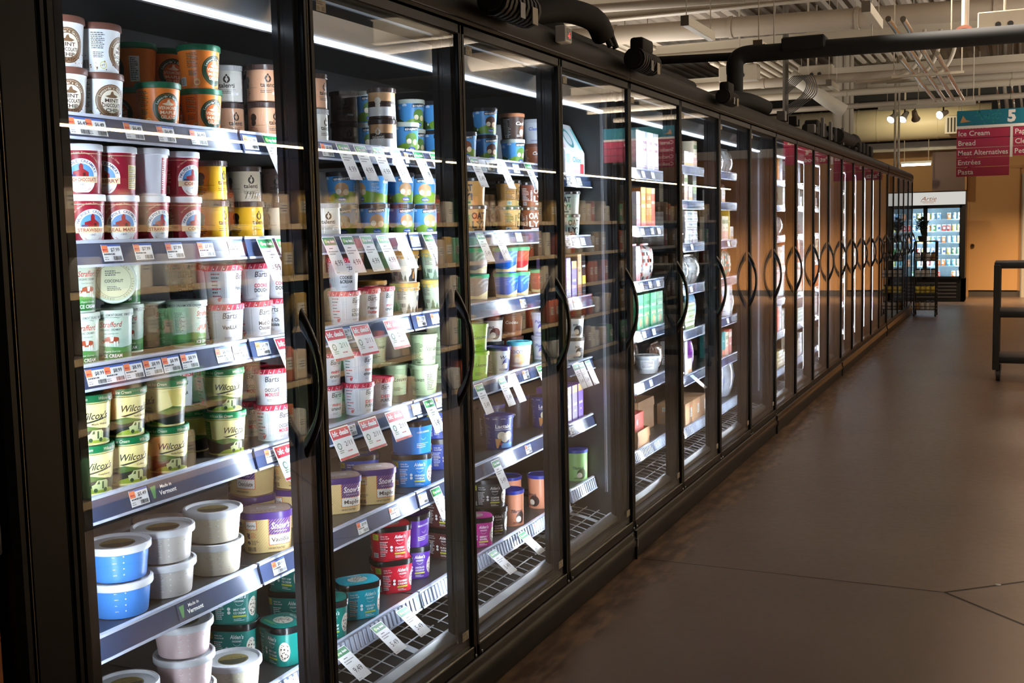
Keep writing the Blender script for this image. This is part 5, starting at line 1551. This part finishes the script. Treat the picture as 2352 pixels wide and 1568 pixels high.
mb.tube(curve_pts([(-.36, 7.20, 2.20), (-.30, 7.42, 2.235), (-.20, 7.70, 2.235), (-.12, 7.90, 2.20)]), .055, M_FOAM, 14)
tag(obj('insulated_riser', mb), 'thick black insulated pipe rising from freezer top and running across the aisle', 'pipe')
for i, (y, lab) in enumerate(((8.15, 'small grey clip box right after the vertical black pipe'), (8.6, 'small black bracket pair further along the freezer header'), (9.4, 'small grey bracket near the ninth freezer door top'))):
    r = empty('header_bracket', (-.06, y, 2.130)); tag(r, lab, 'bracket', 'brackets along the freezer header')
    m = MB(); m.rbox(-.03, .03, -.03, .03, 0, .07, M_CLIP if i != 1 else M_FRAME2, .004, 1); obj('block', m, r)
    m = MB(); m.box(-.02, .034, .05, .08, 0, .05, M_FRAME2); obj('tab', m, r)
r = empty('valve_manifold', (-.14, 10.6, 2.145)); tag(r, 'cluster of black valves and elbows on the far freezer tops', 'valve cluster')
m = MB()
m.tube([(0, -.9, .05), (0, .4, .05)], .05, M_FOAM, 10); m.tube([(0.03, .5, .078), (0.03, 1.4, .078)], .072, M_FOAM, 12)
m.tube(curve_pts([(.03, 1.35, .07), (.05, 1.5, .10), (.06, 1.6, .085)]), .06, M_FOAM, 10)
for y in (-.7, -.35, 0, .3, .8, 1.2): m.rbox(-.05, .06, y - .06, y + .06, .0, .13 + .02 * math.sin(9 * y), M_FOAM, .01, 1)
obj('pipe_run', m, r)
for y in (-.55, -.1, .65): m = MB(); m.box(.05, .075, y, y + .04, .0, .16, M_CLIP); obj('bracket', m, r)
r = tag(empty('valve_cluster', (-.12, 12.6, 2.1415)), 'small group of black valves above the fourth freezer', 'valve cluster')
for y in (0, .3, .6, 1.0): m = MB(); m.rbox(-.05, .05, y - .08, y + .08, .0, .12, M_FOAM, .01, 1); obj('block', m, r)
m = MB(); m.tube([(0, -.3, .03), (0, 1.3, .03)], .03, M_FOAM, 8); obj('pipe_run', m, r)

# ------------------------------------------------------------------ pipes, beams and fittings under the ceiling
CRM = mat('painted_pipe_cream', (158, 144, 126), .55, noise=.06, nscale=4)
CRM2 = mat('painted_steel_cream', (172, 160, 140), .5)
GALV = mat('galvanised_conduit', (188, 178, 160), .22, .9)
DKM = mat('dark_metal', (40, 36, 34), .6)
def pipe(name, p, q, r, m, label, cat='pipe', group=None, n=14, clips=0):
    e = MB(); e.tube([p, q], r, m, n)
    if clips:
        P0, Q0 = Vector(p), Vector(q); d = (Q0 - P0).normalized()
        for i in range(clips):
            c = P0 + (Q0 - P0) * ((i + .5) / clips)
            e.tube([c - d * .02, c + d * .02], r * 1.12, m, n)
    o = obj(name, e); tag(o, label, cat, group); return o
PG = 'cream painted pipes under the ceiling'
pipe('main_duct', (-6, 12.4, 3.63), (4.5, 12.4, 3.40), .105, CRM, 'thickest cream round pipe crossing above, nearest the top edge', 'duct', clips=8)
pipe('cross_pipe', (-6, 10, 3.52), (4.5, 10, 3.20), .040, CRM, 'slim cream pipe crossing in front of the thick round pipe', group=PG, clips=5)
pipe('cross_pipe', (-6, 13.2, 3.40), (4.5, 13.2, 3.36), .045, CRM2, 'cream pipe directly behind the black crossing pipe, highest of its set', group=PG, clips=5)
pipe('cross_pipe', (-6, 15.15, 3.27), (4.5, 15.15, 3.20), .06, CRM, 'cream pipe crossing above the round white duct, behind the conduits', group=PG, clips=6)
pipe('cross_pipe', (-6, 16.4, 3.20), (4.5, 16.4, 3.16), .045, CRM2, 'cream pipe just beneath the flat joist, third from the wall', group=PG, clips=5)
pipe('cross_pipe', (-6, 17.6, 3.10), (4.5, 17.6, 3.12), .04, CRM, 'lowest cream crossing pipe before the dark gap', group=PG, clips=5)
pipe('cross_pipe', (-6, 19.0, 3.55), (4.5, 19.0, 3.55), .06, CRM2, 'rearmost high cream crossing pipe', group=PG, clips=5)
def joist(y, z, h, label, x0=-7, x1=5):
    e = MB()
    for a, b in ((z + h - .012, z + h), (z, z + .012)): e.box(x0, x1, y - .05, y + .05, a, b, CRM2)
    e.box(x0, x1, y - .006, y + .006, z, z + h, CRM2)
    o = obj('steel_joist', e.mesh('steel_joist', 0)); tag(o, label, 'joist', 'flat cream joists under the ceiling')
joist(11.0, 3.46, .26, 'nearest flat cream steel joist, at the very top')
joist(14.2, 3.48, .20, 'cream steel joist second from the front')
joist(17.0, 3.40, .20, 'cream steel joist third from the front')
joist(19.6, 3.62, .22, 'cream steel joist farthest from the camera, before the duct')
# long fluted panels between the joists
for i, (x, y0, y1, z, lab) in enumerate(((-3.6, 12.8, 14.1, 3.62, 'fluted cream ceiling panel left of the black crossing pipe'), (-2.2, 14.6, 16.9, 3.46, 'fluted cream ceiling panel behind the vertical black pipe'), (-.6, 15.3, 16.9, 3.62, 'fluted cream ceiling panel right of the vertical black pipe'), (1.2, 12.7, 13.6, 3.74, 'fluted cream ceiling panel above the hanging aisle sign'))):
    e = MB()
    for k in range(7): e.rbox(x + k * .13, x + k * .13 + .07, y0, y1, z, z + .05, CRM2, .012, 1)
    e.box(x - .05, x + .93, y0, y1, z + .05, z + .07, CRM)
    o = obj('fluted_panel', e)
    for xx in (x + .1, x + .8):
        for yy in (y0 + .2, y1 - .2): hr = MB(); hr.tube([(xx, yy, z + .07), (xx, yy, 4.26)], .006, CRM2, 6); obj('hanger_rod', hr, o)
    tag(o, lab, 'ceiling panel', 'fluted cream ceiling panels')
# conduits along the aisle
r = empty('conduit_bundle', (0, 0, 0)); tag(r, 'bundle of four shiny metal conduits running toward the far wall', 'conduit bundle')
for i in range(4):
    e = MB(); e.tube([(.50 + .10 * i, 8.6 if i in (1, 2) else 10.6, 2.83 + .01 * (i % 2)), (.53 + .10 * i, 14.85, 2.83 + .01 * (i % 2))], .021, GALV, 10); obj('conduit', e, r)
for y in (9.9, 11.7, 14.6):
    e = MB(); e.box(.32, .97, y - .02, y + .02, 2.785, 2.808, CRM2)
    for x in (.34, .95): e.tube([(x, y, 2.80), (x, y, 4.25)], .006, CRM2, 6)
    obj('hanger_bar', e, r)
# vertical drops
r = empty('conduit_drop', (-1.15, 18.5, 0)); tag(r, 'pair of fat cream vertical pipes standing behind the freezers', 'pipe')
for dx, rr in ((0, .08), (.13, .050), (.21, .03)):
    e = MB(); e.tube([(dx, 0, 0.001), (dx, 0, 4.25)], rr, CRM2, 12); obj('pipe', e, r)
r = empty('thin_conduit_drop', (-.17, 17.2, 0)); tag(r, 'pair of thin shiny vertical conduits beside the bright spotlights', 'pipe')
for dx in (0, .05):
    e = MB(); e.tube([(dx, 0, 2.1415), (dx, 0, 4.25)], .017, GALV, 10); obj('pipe', e, r)
pipe('dark_drop', (-1.12, 14, 0.001), (-1.12, 14, 4.25), .035, mat('weathered_pipe', (88, 80, 70), .5, .3), 'dark vertical pipe with a cable knot, left of the cream pair')
e = MB()
rnd = random.Random(5)
for k in range(7):
    a = rnd.uniform(0, 6)
    e.tube(curve_pts([(-1.12, 13.95, 3.05 - .02 * k), (-1.0 + .03 * k, 13.9, 3.15), (-.86 + .02 * k, 13.9, 3.06 - .02 * k), (-.92, 13.93, 2.92 - .02 * k), (-1.10, 13.95, 2.80 - .02 * k)]), .006, mat('cable_grey', (70, 64, 58), .6), 6)
tag(obj('cable_coil', e), 'tangle of dark cables tied to the dark vertical pipe', 'cable coil')
e = MB()
e.box(-1.0, -.98, 14.79, 14.81, 3.15, 4.26, CRM2); e.tube(curve_pts([(-1.2, 14.8, 3.26), (-1.02, 14.8, 3.14), (-.73, 14.8, 2.91), (-.55, 14.85, 2.79)]), .085, mat('white_duct', (196, 188, 172), .5), 14)
tag(obj('flexible_duct', e), 'short white slanted duct beside the cream vertical pipes', 'duct')
for j in range(3):
    e = MB(); x0 = .45 + j * .16
    e.tube(curve_pts([(x0 - .7, 13.5 + .09 * j, 2.98), (x0 - .35, 13.5 + .09 * j, 2.99), (x0 - .12, 13.5 + .09 * j, 3.06), (x0, 13.5 + .09 * j, 3.25), (x0 + .03, 13.5 + .09 * j, 3.5)]), .022, CRM2, 10)
    tag(obj('bent_conduit', e), 'curved cream conduit sweeping up right of the conduit bundle, %s of three' % ['leftmost', 'middle', 'rightmost'][j], 'conduit', 'curved cream conduits')
for j in range(4):
    e = MB(); x0 = 1.10 + .11 * j
    e.tube(curve_pts([(x0, 20.3, 4.24), (x0, 20.3, 3.7), (x0, 20.32, 3.5), (x0 + .03, 20.4, 3.3), (x0 + .05, 20.4, 3.12)]), .020 + .012 * (j == 1), CRM2 if j % 2 else GALV, 10)
    tag(obj('drop_conduit', e), 'vertical conduit above the hanging aisle sign, %s' % ['leftmost of four', 'second and thickest of four', 'third of four', 'rightmost of four'][j], 'conduit', 'vertical conduits above the aisle sign')
# control boxes
for (x, y, z, lab) in ((-1.0, 15.5, 3.28, 'cream electrical box hanging under the ceiling pipes'), (-1.45, 13.0, 3.02, 'cream box with two dark sockets behind the vertical black pipe'), (1.32, 11.2, 3.06, 'small grey junction box right of the pink horn')):
    r = empty('junction_box', (x, y, z)); tag(r, lab, 'junction box')
    e = MB(); e.rbox(-.22, .22, -.08, .08, 0, .18, CRM2, .01, 1); obj('box', e, r)
    e = MB()
    for dx in (-.05, .05): e.tube([(dx, -.081, .06), (dx, -.085, .06)], .025, DKM, 10)
    obj('socket', e, r)
    e = MB(); e.tube([(0, 0, .18), (0, 0, 4.24 - z)], .012, CRM2, 6); obj('hanger', e, r)
# unlit strip fixtures on wires
for (x, y, z, L_, lab) in ((-.94, 9.1, 2.97, .85, 'white strip fixture hanging above the freezer tops, left of the black pipe'), (.42, 9.1, 2.945, .85, 'white strip fixture hanging above the conduit bundle'), (-.22, 8.3, 2.62, .6, 'slim grey strip fixture just under the black crossing pipe'), (-.66, 14.5, 3.05, .7, 'short white strip fixture beside the fat cream vertical pipes')):
    r = empty('strip_fixture', (x, y, z)); tag(r, lab, 'strip light', 'unlit strip fixtures under the ceiling')
    e = MB(); e.rbox(-.03, .03, -.3 * L_, .7 * L_, 0, .075, print_mat((206, 196, 176)), .004, 1); obj('channel', e, r)
    e = MB(); e.box(-.032, .032, -.3 * L_ - .012, -.3 * L_ - .001, -.002, .077, print_mat((110, 100, 88))); obj('end_cap', e, r)
    e = MB()
    for yy in (-.25 * L_, .65 * L_): e.tube([(0, yy, .07), (0, yy, 4.24 - z)], .004, CRM2, 5)
    obj('hanger_wire', e, r)
r = empty('horn', (1.03, 10.35, 2.92)); tag(r, 'round pinkish horn hanging under the black crossing pipe', 'horn')
e = MB(); e.tube([(0, -.12, 0), (0, -.06, 0), (0, .02, 0), (0, .10, 0)], [.085, .075, .04, .05], mat('faded_coral', (170, 110, 90), .5), 18); obj('bell', e, r)
e = MB(); e.tube([(0, .05, .03), (0, .05, 1.33)], .03, CRM2, 10); obj('stem', e, r)
e = MB(); e.tube([(0, -.121, 0), (0, -.122, 0)], .06, print_mat((126, 78, 66)), 16); obj('mouth', e, r)
# round duct by the far wall
e = MB()
e.tube([(-7, 21.3, 3.10), (1.0, 21.3, 3.10)], .285, mat('duct_cream', (206, 192, 158), .5), 32)
for i in range(24): e.tube([(-6.8 + .33 * i, 21.3, 3.10), (-6.775 + .33 * i, 21.3, 3.10)], .291, mat('duct_cream'), 32)
rd = tag(obj('round_duct', e), 'large round cream duct running along the far wall', 'duct')
for x in (-5.5, -3.0, -1.6, -.4, .8):
    e = MB(); e.box(x - .015, x + .015, 21.295, 21.305, 3.38, 4.26, CRM2); obj('hanger_strap', e, rd)
r = empty('duct_grille', (.62, 20.89, 2.86)); tag(r, 'white louvred air outlet on the side of the round duct', 'air outlet')
e = MB(); e.rbox(-.34, .34, -.02, .095, 0, .30, print_mat((196, 186, 172)), .005, 1); obj('frame', e, r)
e = MB()
for i in range(12): e.box(-.30 + i * .052, -.275 + i * .052, -.026, -.020, .03, .27, DKM)
obj('louvre', e, r)
mb = MB(); mb.box(-8, 6, 21.9, 22.39, 2.66, 2.82, print_mat((176, 166, 150))); mb.box(-8, 6, 22.30, 22.39, 2.82, 4.24, DKM)
tag(obj('trim_3', mb), kind='structure')
# track and spots
r = empty('light_track', (.07, 19.6, 3.20)); tag(r, 'cream light track carrying the spotlights', 'light track')
e = MB(); e.rbox(-.74, .74, -.03, .03, 0, .06, CRM2, .004, 1); obj('rail', e, r)
e = MB()
for x in (-.6, .6): e.tube([(x, .02, .06), (x, .02, .42)], .006, CRM2, 6)
obj('hanger_wire', e, r)
SPOTON = emit('spot_lens_white', (.86, .95, 1.0), 14.0)
for i, (x, dx, dz, on, lab) in enumerate(((-.425, -.5, -.7, True, 'leftmost lit spotlight on the track, beside the thin vertical conduits'), (-.255, -.4, -.8, True, 'lit spotlight second from left on the track'), (-.10, .1, -.7, False, 'middle spotlight on the track, glowing onto the round duct'), (.33, -.55, -.3, True, 'rightmost lit spotlight, next to the white air outlet'))):
    r = empty('spotlight', (x, 19.6, 3.20)); r.scale = (1.7, 1.7, 1.7); tag(r, lab, 'spotlight', 'track spotlights')
    d = Vector((dx, -.75 if on else .8, dz)).normalized()
    e = MB(); e.tube([(0, 0, 0), (0, 0, -.05)], .008, DKM, 6); obj('stem', e, r)
    e = MB(); c = Vector((0, 0, -.06)); e.tube([c - d * .05, c + d * .02, c + d * .055], [.022, .030, .042], CRM2 if on else mat('spot_bronze', (110, 90, 66), .4), 14); obj('can', e, r)
    e = MB(); e.tube([c + d * .0555, c + d * .0575], .036, SPOTON if on else emit('spot_lens_warm', (1, .85, .55), 6.0), 14); obj('lens', e, r)
# fluorescent by far wall
r = empty('fluorescent_light', (-.20, 21.2, 2.37)); tag(r, 'lit white fluorescent tube fixture over the glass cooler', 'strip light')
e = MB(); e.rbox(-.26, .26, -.04, .04, .03, .07, print_mat((200, 196, 188)), .004, 1)
for x in (-.2, .2): e.tube([(x, .05, .06), (x, .05, .440)], .006, CRM2, 6)
obj('housing', e, r)
e = MB(); e.tube([(-.24, 0, .012), (.24, 0, .012)], .022, emit('fluorescent_tube', (.95, 1.0, 1.0), 16.0), 10); obj('tube', e, r)

# ------------------------------------------------------------------ hanging aisle signs
TEAL, MARN, CRS = mat('sign_teal', (0, 104, 122), .45, noise=.2, nscale=3), mat('sign_maroon', (170, 36, 70), .45), print_mat((232, 222, 212), .5)
def aisle_sign(x0, y, top, number, left, right, label, sc):
    r = empty('aisle_sign', (x0, y, top)); tag(r, label, 'aisle sign', 'hanging aisle signs'); r.scale = (sc, sc, sc)
    Wd = .98
    e = MB(); e.rbox(0, Wd, 0, .02, -.145, 0, TEAL, .002, 1)
    e.box(0, Wd, .001, .019, -.172, -.145, CRS)
    front = lambda a, z, off: (a, -off, z)
    f = Flat()
    f.text(number, .49, -.122, .150, CRS, bold=.05)
    LEAF = print_mat((40, 140, 126), .5); rn = random.Random(3)
    for bx in (.28, .72):
        for i in range(26):
            a = bx + rn.uniform(-.10, .10); z = -.07 + rn.uniform(-.045, .045); t = rn.uniform(0, 6)
            f.poly([(a, z), (a + .030 * math.cos(t) - .005 * math.sin(t), z + .030 * math.sin(t) + .005 * math.cos(t)), (a + .038 * math.cos(t), z + .038 * math.sin(t)), (a + .030 * math.cos(t) + .005 * math.sin(t), z + .030 * math.sin(t) - .005 * math.cos(t))], LEAF)
            f.layer -= 1
    f.layer += 1
    f.poly([(.03, -.115), (.13, -.105), (.085, -.090), (.055, -.045)], print_mat((190, 140, 90)))
    f.onto(e, front, step=0, eps=.0004)
    obj('number_board', e, r)
    e = MB(); e.tube([(.04, .01, 0), (.04, .01, (4.24 - top) / sc)], .003, CRM2, 5); e.tube([(.94, .01, 0), (.94, .01, (4.24 - top) / sc)], .003, CRM2, 5); obj('hanger_wire', e, r)
    e = MB(); e.box(.478, .502, .0, .018, -.46, -.172, CRS); obj('divider', e, r)
    for a0, a1, rows in ((0, .475, left), (.505, .98, right)):
        for i, s in enumerate(rows):
            z1_ = -.176 - i * .0925
            e = MB(); e.box(a0, a1, .004, .016, z1_ - .087, z1_, MARN)
            f = Flat(); vs, fs, w = text_polys(s, .012)
            sz = .068; wd = min(w * sz, (a1 - a0) - .03)
            f.text(s, a0 + .016 + wd / 2, z1_ - .066, sz, CRS, bold=.012, width=wd)
            f.onto(e, lambda a, z, off: (a, .004 - off, z), step=0, eps=.0004)
            obj('name_slat', e, r)
aisle_sign(.546, 19.3, 3.095, '5', ['Ice Cream', 'Bread', 'Meat Alternatives', 'Entrées', 'Pasta'], ['Paper Products', 'Cleaning', 'Pet Food'], 'hanging aisle sign with teal header numbered 5 and maroon name slats', 1.608)
aisle_sign(2.45, 13.9, 2.66, '4', ['Cereal', 'Snacks', 'Crackers', 'Cookies'], ['Coffee', 'Tea', 'Juice'], 'second aisle sign, numbered 4, seen only mirrored in the freezer glass', .95)

# ------------------------------------------------------------------ far glass cooler
r = empty('glass_cooler', (0, 20.95, 0)); tag(r, 'tall two door glass cooler with white header at aisle end', 'cooler')
B1 = mat('cooler_black', (14, 14, 16), .4)
e = MB()
e.box(-.66, -.60, .0, .62, .002, 1.66, B1); e.box(.57, .63, .0, .62, .002, 1.66, B1); e.box(-.66, .63, .56, .62, .002, 1.66, B1)
e.box(-.66, .63, 0, .62, 1.655, 1.90, B1); e.box(-.66, .63, .0, .62, .002, .40, B1); e.box(-.6, .57, .54, .56, .4, 1.655, mat('cooler_liner_white', (190, 205, 215), .5))
obj('cabinet', e.mesh('cabinet', 0), r)
e = MB(); e.rbox(-.655, .625, -.022, .0, 1.668, 1.885, emit('backlit_header', (.86, .84, .78), .72), .004, 1)
f = Flat()
OG = print_mat((226, 150, 90), .5)
f.text('Artie', .03, 1.745, .10, OG, bold=.0, shear=.4, width=.26); f.rect(-.10, 1.725, .15, 1.731, OG); f.para(-.06, 1.700, .12, 1.715, 1, OG, 2)
f.onto(e, lambda a, z, off: (a, -.022 - off, z), step=0, eps=.0006); obj('header_sign', e, r)
for x0, x1 in ((-.60, -.015), (-.015, .57)):
    e = MB()
    for q in ((x0, x0 + .035, .40, 1.655), (x1 - .035, x1, .40, 1.655), (x0, x1, .40, .44), (x0, x1, 1.61, 1.655)): e.box(q[0], q[1], -.03, .0, q[2], q[3], B1)
    d = obj('door', e.mesh('door', 0), r)
    g = MB(); g.box(x0 + .033, x1 - .033, -.018, -.012, .43, 1.62, M_GLASS); obj('glass_pane', g.mesh('glass_pane', 0), d)
    h = MB(); hx = x1 - .02 if x0 < -.1 else x0 + .02
    h.tube([(hx, -.03, .8), (hx, -.06, .82), (hx, -.06, 1.12), (hx, -.03, 1.14)], .010, B1, 8); obj('handle', h, d)
e = MB()
for i in range(5): e.box(-.5, .5, -.006, .0, .07 + i * .06, .095 + i * .06, mat('louvre_grey', (70, 70, 72), .4))
obj('louvre', e, r)
LC = emit('cooler_led', (.62, .88, 1.0), 200.0)
e = MB()
for x in (-.585, .555, -.03): e.box(x, x + .014, .03, .05, .45, 1.60, LC)
obj('light_strip', e.mesh('light_strip', 0), r)
CSH = [.42, .62, .82, 1.02, 1.22, 1.42]
for z in CSH:
    e = MB(); e.box(-.59, .56, .06, .53, z - .012, z, mat('cooler_shelf_white', (200, 210, 216), .4)); obj('shelf', e.mesh('shelf', 0), r)
rn = random.Random(12)
CCOL = [('white', (226, 230, 232)), ('cyan', (90, 180, 210)), ('pale blue', (160, 200, 230)), ('red', (200, 60, 50)), ('yellow', (220, 200, 90)), ('sky blue', (120, 170, 226)), ('orange', (226, 130, 60)), ('green', (90, 150, 90))]
CM = {}
for nm, c in CCOL:
    mb = MB(); mb.lathe([(.030, 0), (.033, .004), (.033, .085), (.028, .095)], print_mat(c), 16)
    f = Flat(); f.rect(-.02, .03, .02, .07, M_WHITE if nm != 'white' else M_BLUEP); f.onto(mb, round_surf([(.033, 0), (.033, .09)], .033), step=.01)
    lm = MB(); lm.lathe([(.030, .095), (.031, .097), (.031, .108), (.02, .11)], M_WHITE, 14)
    CM[nm] = (mb.mesh('cup'), lm.mesh('cap'))
for si, z in enumerate(CSH):
    x = -.54; n = 0
    while x < .54:
        if rn.random() < .93:
            nm = rn.choice(CCOL)[0]
            o = empty('drink_cup', (x, 21.05, z + .0005), -PI / 2 + rn.uniform(-.4, .4))
            obj('cup', CM[nm][0], o); obj('cap', CM[nm][1], o)
            tag(o, '%s drink cup, %s place, %s shelf up in glass cooler' % (nm, ORD[n + 1] if n < 12 else 'last', ORD[si + 1]), 'drink cup', 'drink cups in the glass cooler')
            n += 1
        x += .082

# wire rack with a plant, at the end of the freezers
r = empty('wire_rack', (.22, 17.86, 0)); tag(r, 'black wire display rack of jars at the end of the freezers', 'rack')
BW = mat('black_wire', (16, 16, 17), .4)
for sx in (-.15, .15):
    for sy in (-.16, .16): e = MB(); e.tube([(sx, sy, .03), (sx, sy, 1.10)], .011, BW, 8); obj('frame_post', e, r)
RSH = [.10, .34, .58, .82]
for z in RSH:
    e = MB()
    for i in range(9): e.tube([(-.15 + .0375 * i, -.16, z), (-.15 + .0375 * i, .16, z)], .003, BW, 5)
    for sy in (-.16, .16):
        for dz in (0, .05): e.tube([(-.15, sy, z + dz), (.15, sy, z + dz)], .005, BW, 6)
    for sx in (-.15, .15):
        for dz in (0, .05): e.tube([(sx, -.16, z + dz), (sx, .16, z + dz)], .005, BW, 6)
    e.box(-.145, .145, -.155, .155, z + .001, z + .004, BW)
    obj('wire_shelf', e, r)
for sx in (-.15, .15):
    for sy in (-.16, .16): e = MB(); e.tube([(sx - .012, sy, .029), (sx + .012, sy, .029)], .028, DKM, 12); obj('caster', e, r)
JC = [('dark', (50, 44, 40)), ('pale', (196, 190, 180)), ('amber', (150, 110, 60)), ('yellow', (206, 180, 70))]
JM = {}
for nm, c in JC:
    mb = MB(); mb.lathe([(.026, 0), (.030, .003), (.030, .085), (.024, .10)], print_mat(c), 14)
    lm = MB(); lm.lathe([(.026, .10), (.027, .101), (.027, .116), (.02, .118)], DKM, 12)
    JM[nm] = (mb.mesh('jar_body'), lm.mesh('jar_lid'))
for si, z in enumerate(RSH):
    n = 0
    for yy in (-.10, 0):
        for i in range(4):
            nm = 'yellow' if si == 1 else rn.choice(JC[:3])[0]
            o = empty('jar', (.22 - .108 + .071 * i, 17.86 + yy, z + .0045))
            obj('jar_body', JM[nm][0], o); obj('jar_lid', JM[nm][1], o)
            tag(o, '%s jar, %s row, %s from left, %s wire rack shelf up' % (nm, 'front' if yy < -.05 else 'back', ORD[i + 1], ORD[si + 1]), 'jar', 'jars on the wire rack')
pt = empty('potted_plant', (.165, 17.84, 1.112)); tag(pt, 'bushy dark green plant in a pot on top of the wire rack', 'plant')
r_top = MB(); r_top.box(-.15, .15, -.16, .16, 1.096, 1.111, BW); obj('top_plate', r_top, r)
e = MB(); e.lathe([(.05, 0), (.065, .07), (.06, .07), (.05, .06)], DKM, 16); obj('pot', e, pt)
e = MB(); LFM = mat('leaf_dark_green', (40, 54, 34), .6); LF2 = mat('leaf_olive', (62, 72, 48), .6)
for i in range(620):
    a, b = rn.uniform(0, 2 * PI), rn.uniform(-.4, 1.4); rr = rn.uniform(.03, .105)
    c = Vector((rr * math.cos(a) * math.cos(b) * .8, rr * math.sin(a) * math.cos(b) * .8, .20 + rr * math.sin(b) * 1.5))
    d = Vector((math.cos(a), math.sin(a), rn.uniform(-.2, .8))).normalized() * rn.uniform(.03, .055); s = d.cross(Vector((0, 0, 1))).normalized() * .014
    e.add([c, c + d * .5 + s, c + d, c + d * .5 - s], [(0, 1, 2, 3)], LFM if i % 3 else LF2)
for i in range(14):
    a = i * .45; e.tube([(0, 0, .06), (.03 * math.cos(a), .03 * math.sin(a), .16), (.12 * math.cos(a), .12 * math.sin(a), .2 + .02 * (i % 7))], .004, LFM, 5)
lf = obj('leaves', e.mesh('leaves', 0), pt); lf['kind'] = 'stuff'

# ------------------------------------------------------------------ black stocking cart
r = empty('stocking_cart', (1.62, 10.95, 0)); tag(r, 'black three shelf stocking cart standing on the floor at right', 'cart')
PB = mat('black_moulded_plastic', (22, 22, 24), .45)
for sx in (-.31, .31):
    for sy in (-.22, .22): e = MB(); e.rbox(sx - .028, sx + .028, sy - .028, sy + .028, .10, 1.02, PB, .006, 1); obj('post', e, r)
for i, z in enumerate((.16, .56, .985)):
    e = MB(); e.rbox(-.335, .335, -.245, .245, z, z + .055, PB, .008, 2); obj(('shelf' if i < 2 else 'top_shelf'), e, r)
for sx in (-.29, .29):
    for sy in (-.20, .20):
        e = MB(); e.tube([(sx - .016, sy, .052), (sx + .016, sy, .052)], .050, DKM, 18); c = obj('caster', e, r)
        k = MB(); k.box(sx - .024, sx - .019, sy - .03, sy + .03, .05, .16, M_ALU); k.box(sx + .019, sx + .024, sy - .03, sy + .03, .05, .16, M_ALU); obj('fork', k, c)

# ------------------------------------------------------------------ shelving across the aisle (seen mirrored in the glass)
GX = 2.62
for gi in range(3):
    y0, y1 = 3.0 + gi * 4.6, 7.55 + gi * 4.6
    r = empty('grocery_shelving', (GX, (y0 + y1) / 2, 0)); tag(r, ['nearest', 'middle', 'farthest'][gi] + ' dark shelving bay across the aisle, mirrored in the freezer doors', 'shelving', 'shelving bays across the aisle')
    h = (y1 - y0) / 2
    e = MB(); e.box(.42, .46, -h, h, .002, 1.95, DKM); e.box(0, .42, -h, -h + .02, .002, 1.95, DKM); e.box(0, .42, h - .02, h, .002, 1.95, DKM); e.box(0, .42, -h, h, .002, .12, DKM); obj('back_frame', e.mesh('back_frame', 0), r)
    for z in (.14, .50, .84, 1.16, 1.48): e = MB(); e.box(.0, .42, -h + .02, h - .02, z - .02, z, mat('gondola_shelf', (70, 60, 52), .5)); e.box(-.012, 0, -h + .02, h - .02, z - .03, z + .004, print_mat((176, 150, 110))); obj('shelf', e.mesh('shelf', 0), r)
    e = MB(); e.box(-.22, .46, -h, h, 1.935, 1.955, DKM); obj('canopy', e.mesh('canopy', 0), r)
    e = MB(); e.box(-.215, -.200, -h + .03, h - .03, 1.922, 1.9345, emit('warm_shelf_strip', (1.0, .76, .46), GONDOLA_POWER)); obj('light_strip', e.mesh('light_strip', 0), r)
GM = []
for i, (c, w, hh) in enumerate((((226, 210, 180), .11, .22), ((206, 180, 146), .13, .19), ((150, 126, 106), .10, .24), ((210, 206, 190), .12, .17), ((150, 120, 60), .12, .21), ((96, 150, 110), .11, .20), ((176, 90, 60), .10, .22))):
    e = MB(); e.rbox(-.08, .08, -w / 2, w / 2, 0, hh, print_mat(c), .012, 2); f = Flat(); f.rect(-w * .35, hh * .35, w * .35, hh * .7, print_mat((226, 214, 190))); f.para(-w * .3, hh * .4, w * .3, hh * .65, 3, M_TXT, i); f.onto(e, lambda a, z, off: (-.08 - off, -a, z), step=0); GM.append((e.mesh('packet'), w))
for gi in range(3):
    y0, y1 = 3.0 + gi * 4.6 + .05, 7.55 + gi * 4.6 - .05
    for z in (.14, .50, .84, 1.16, 1.48):
        y = y0 + .08
        while y < y1 - .15:
            me, w = rn.choice(GM)
            y += w / 2 + .004
            o = obj('grocery_packet', me, None, (GX + .11, y, z + .0005), (0, 0, 0))
            tag(o, 'grocery packet on the dark shelving across the aisle', 'packet', 'packets on the shelving across the aisle')
            y += w / 2 + rn.choice((.01, .03, .10, .24))
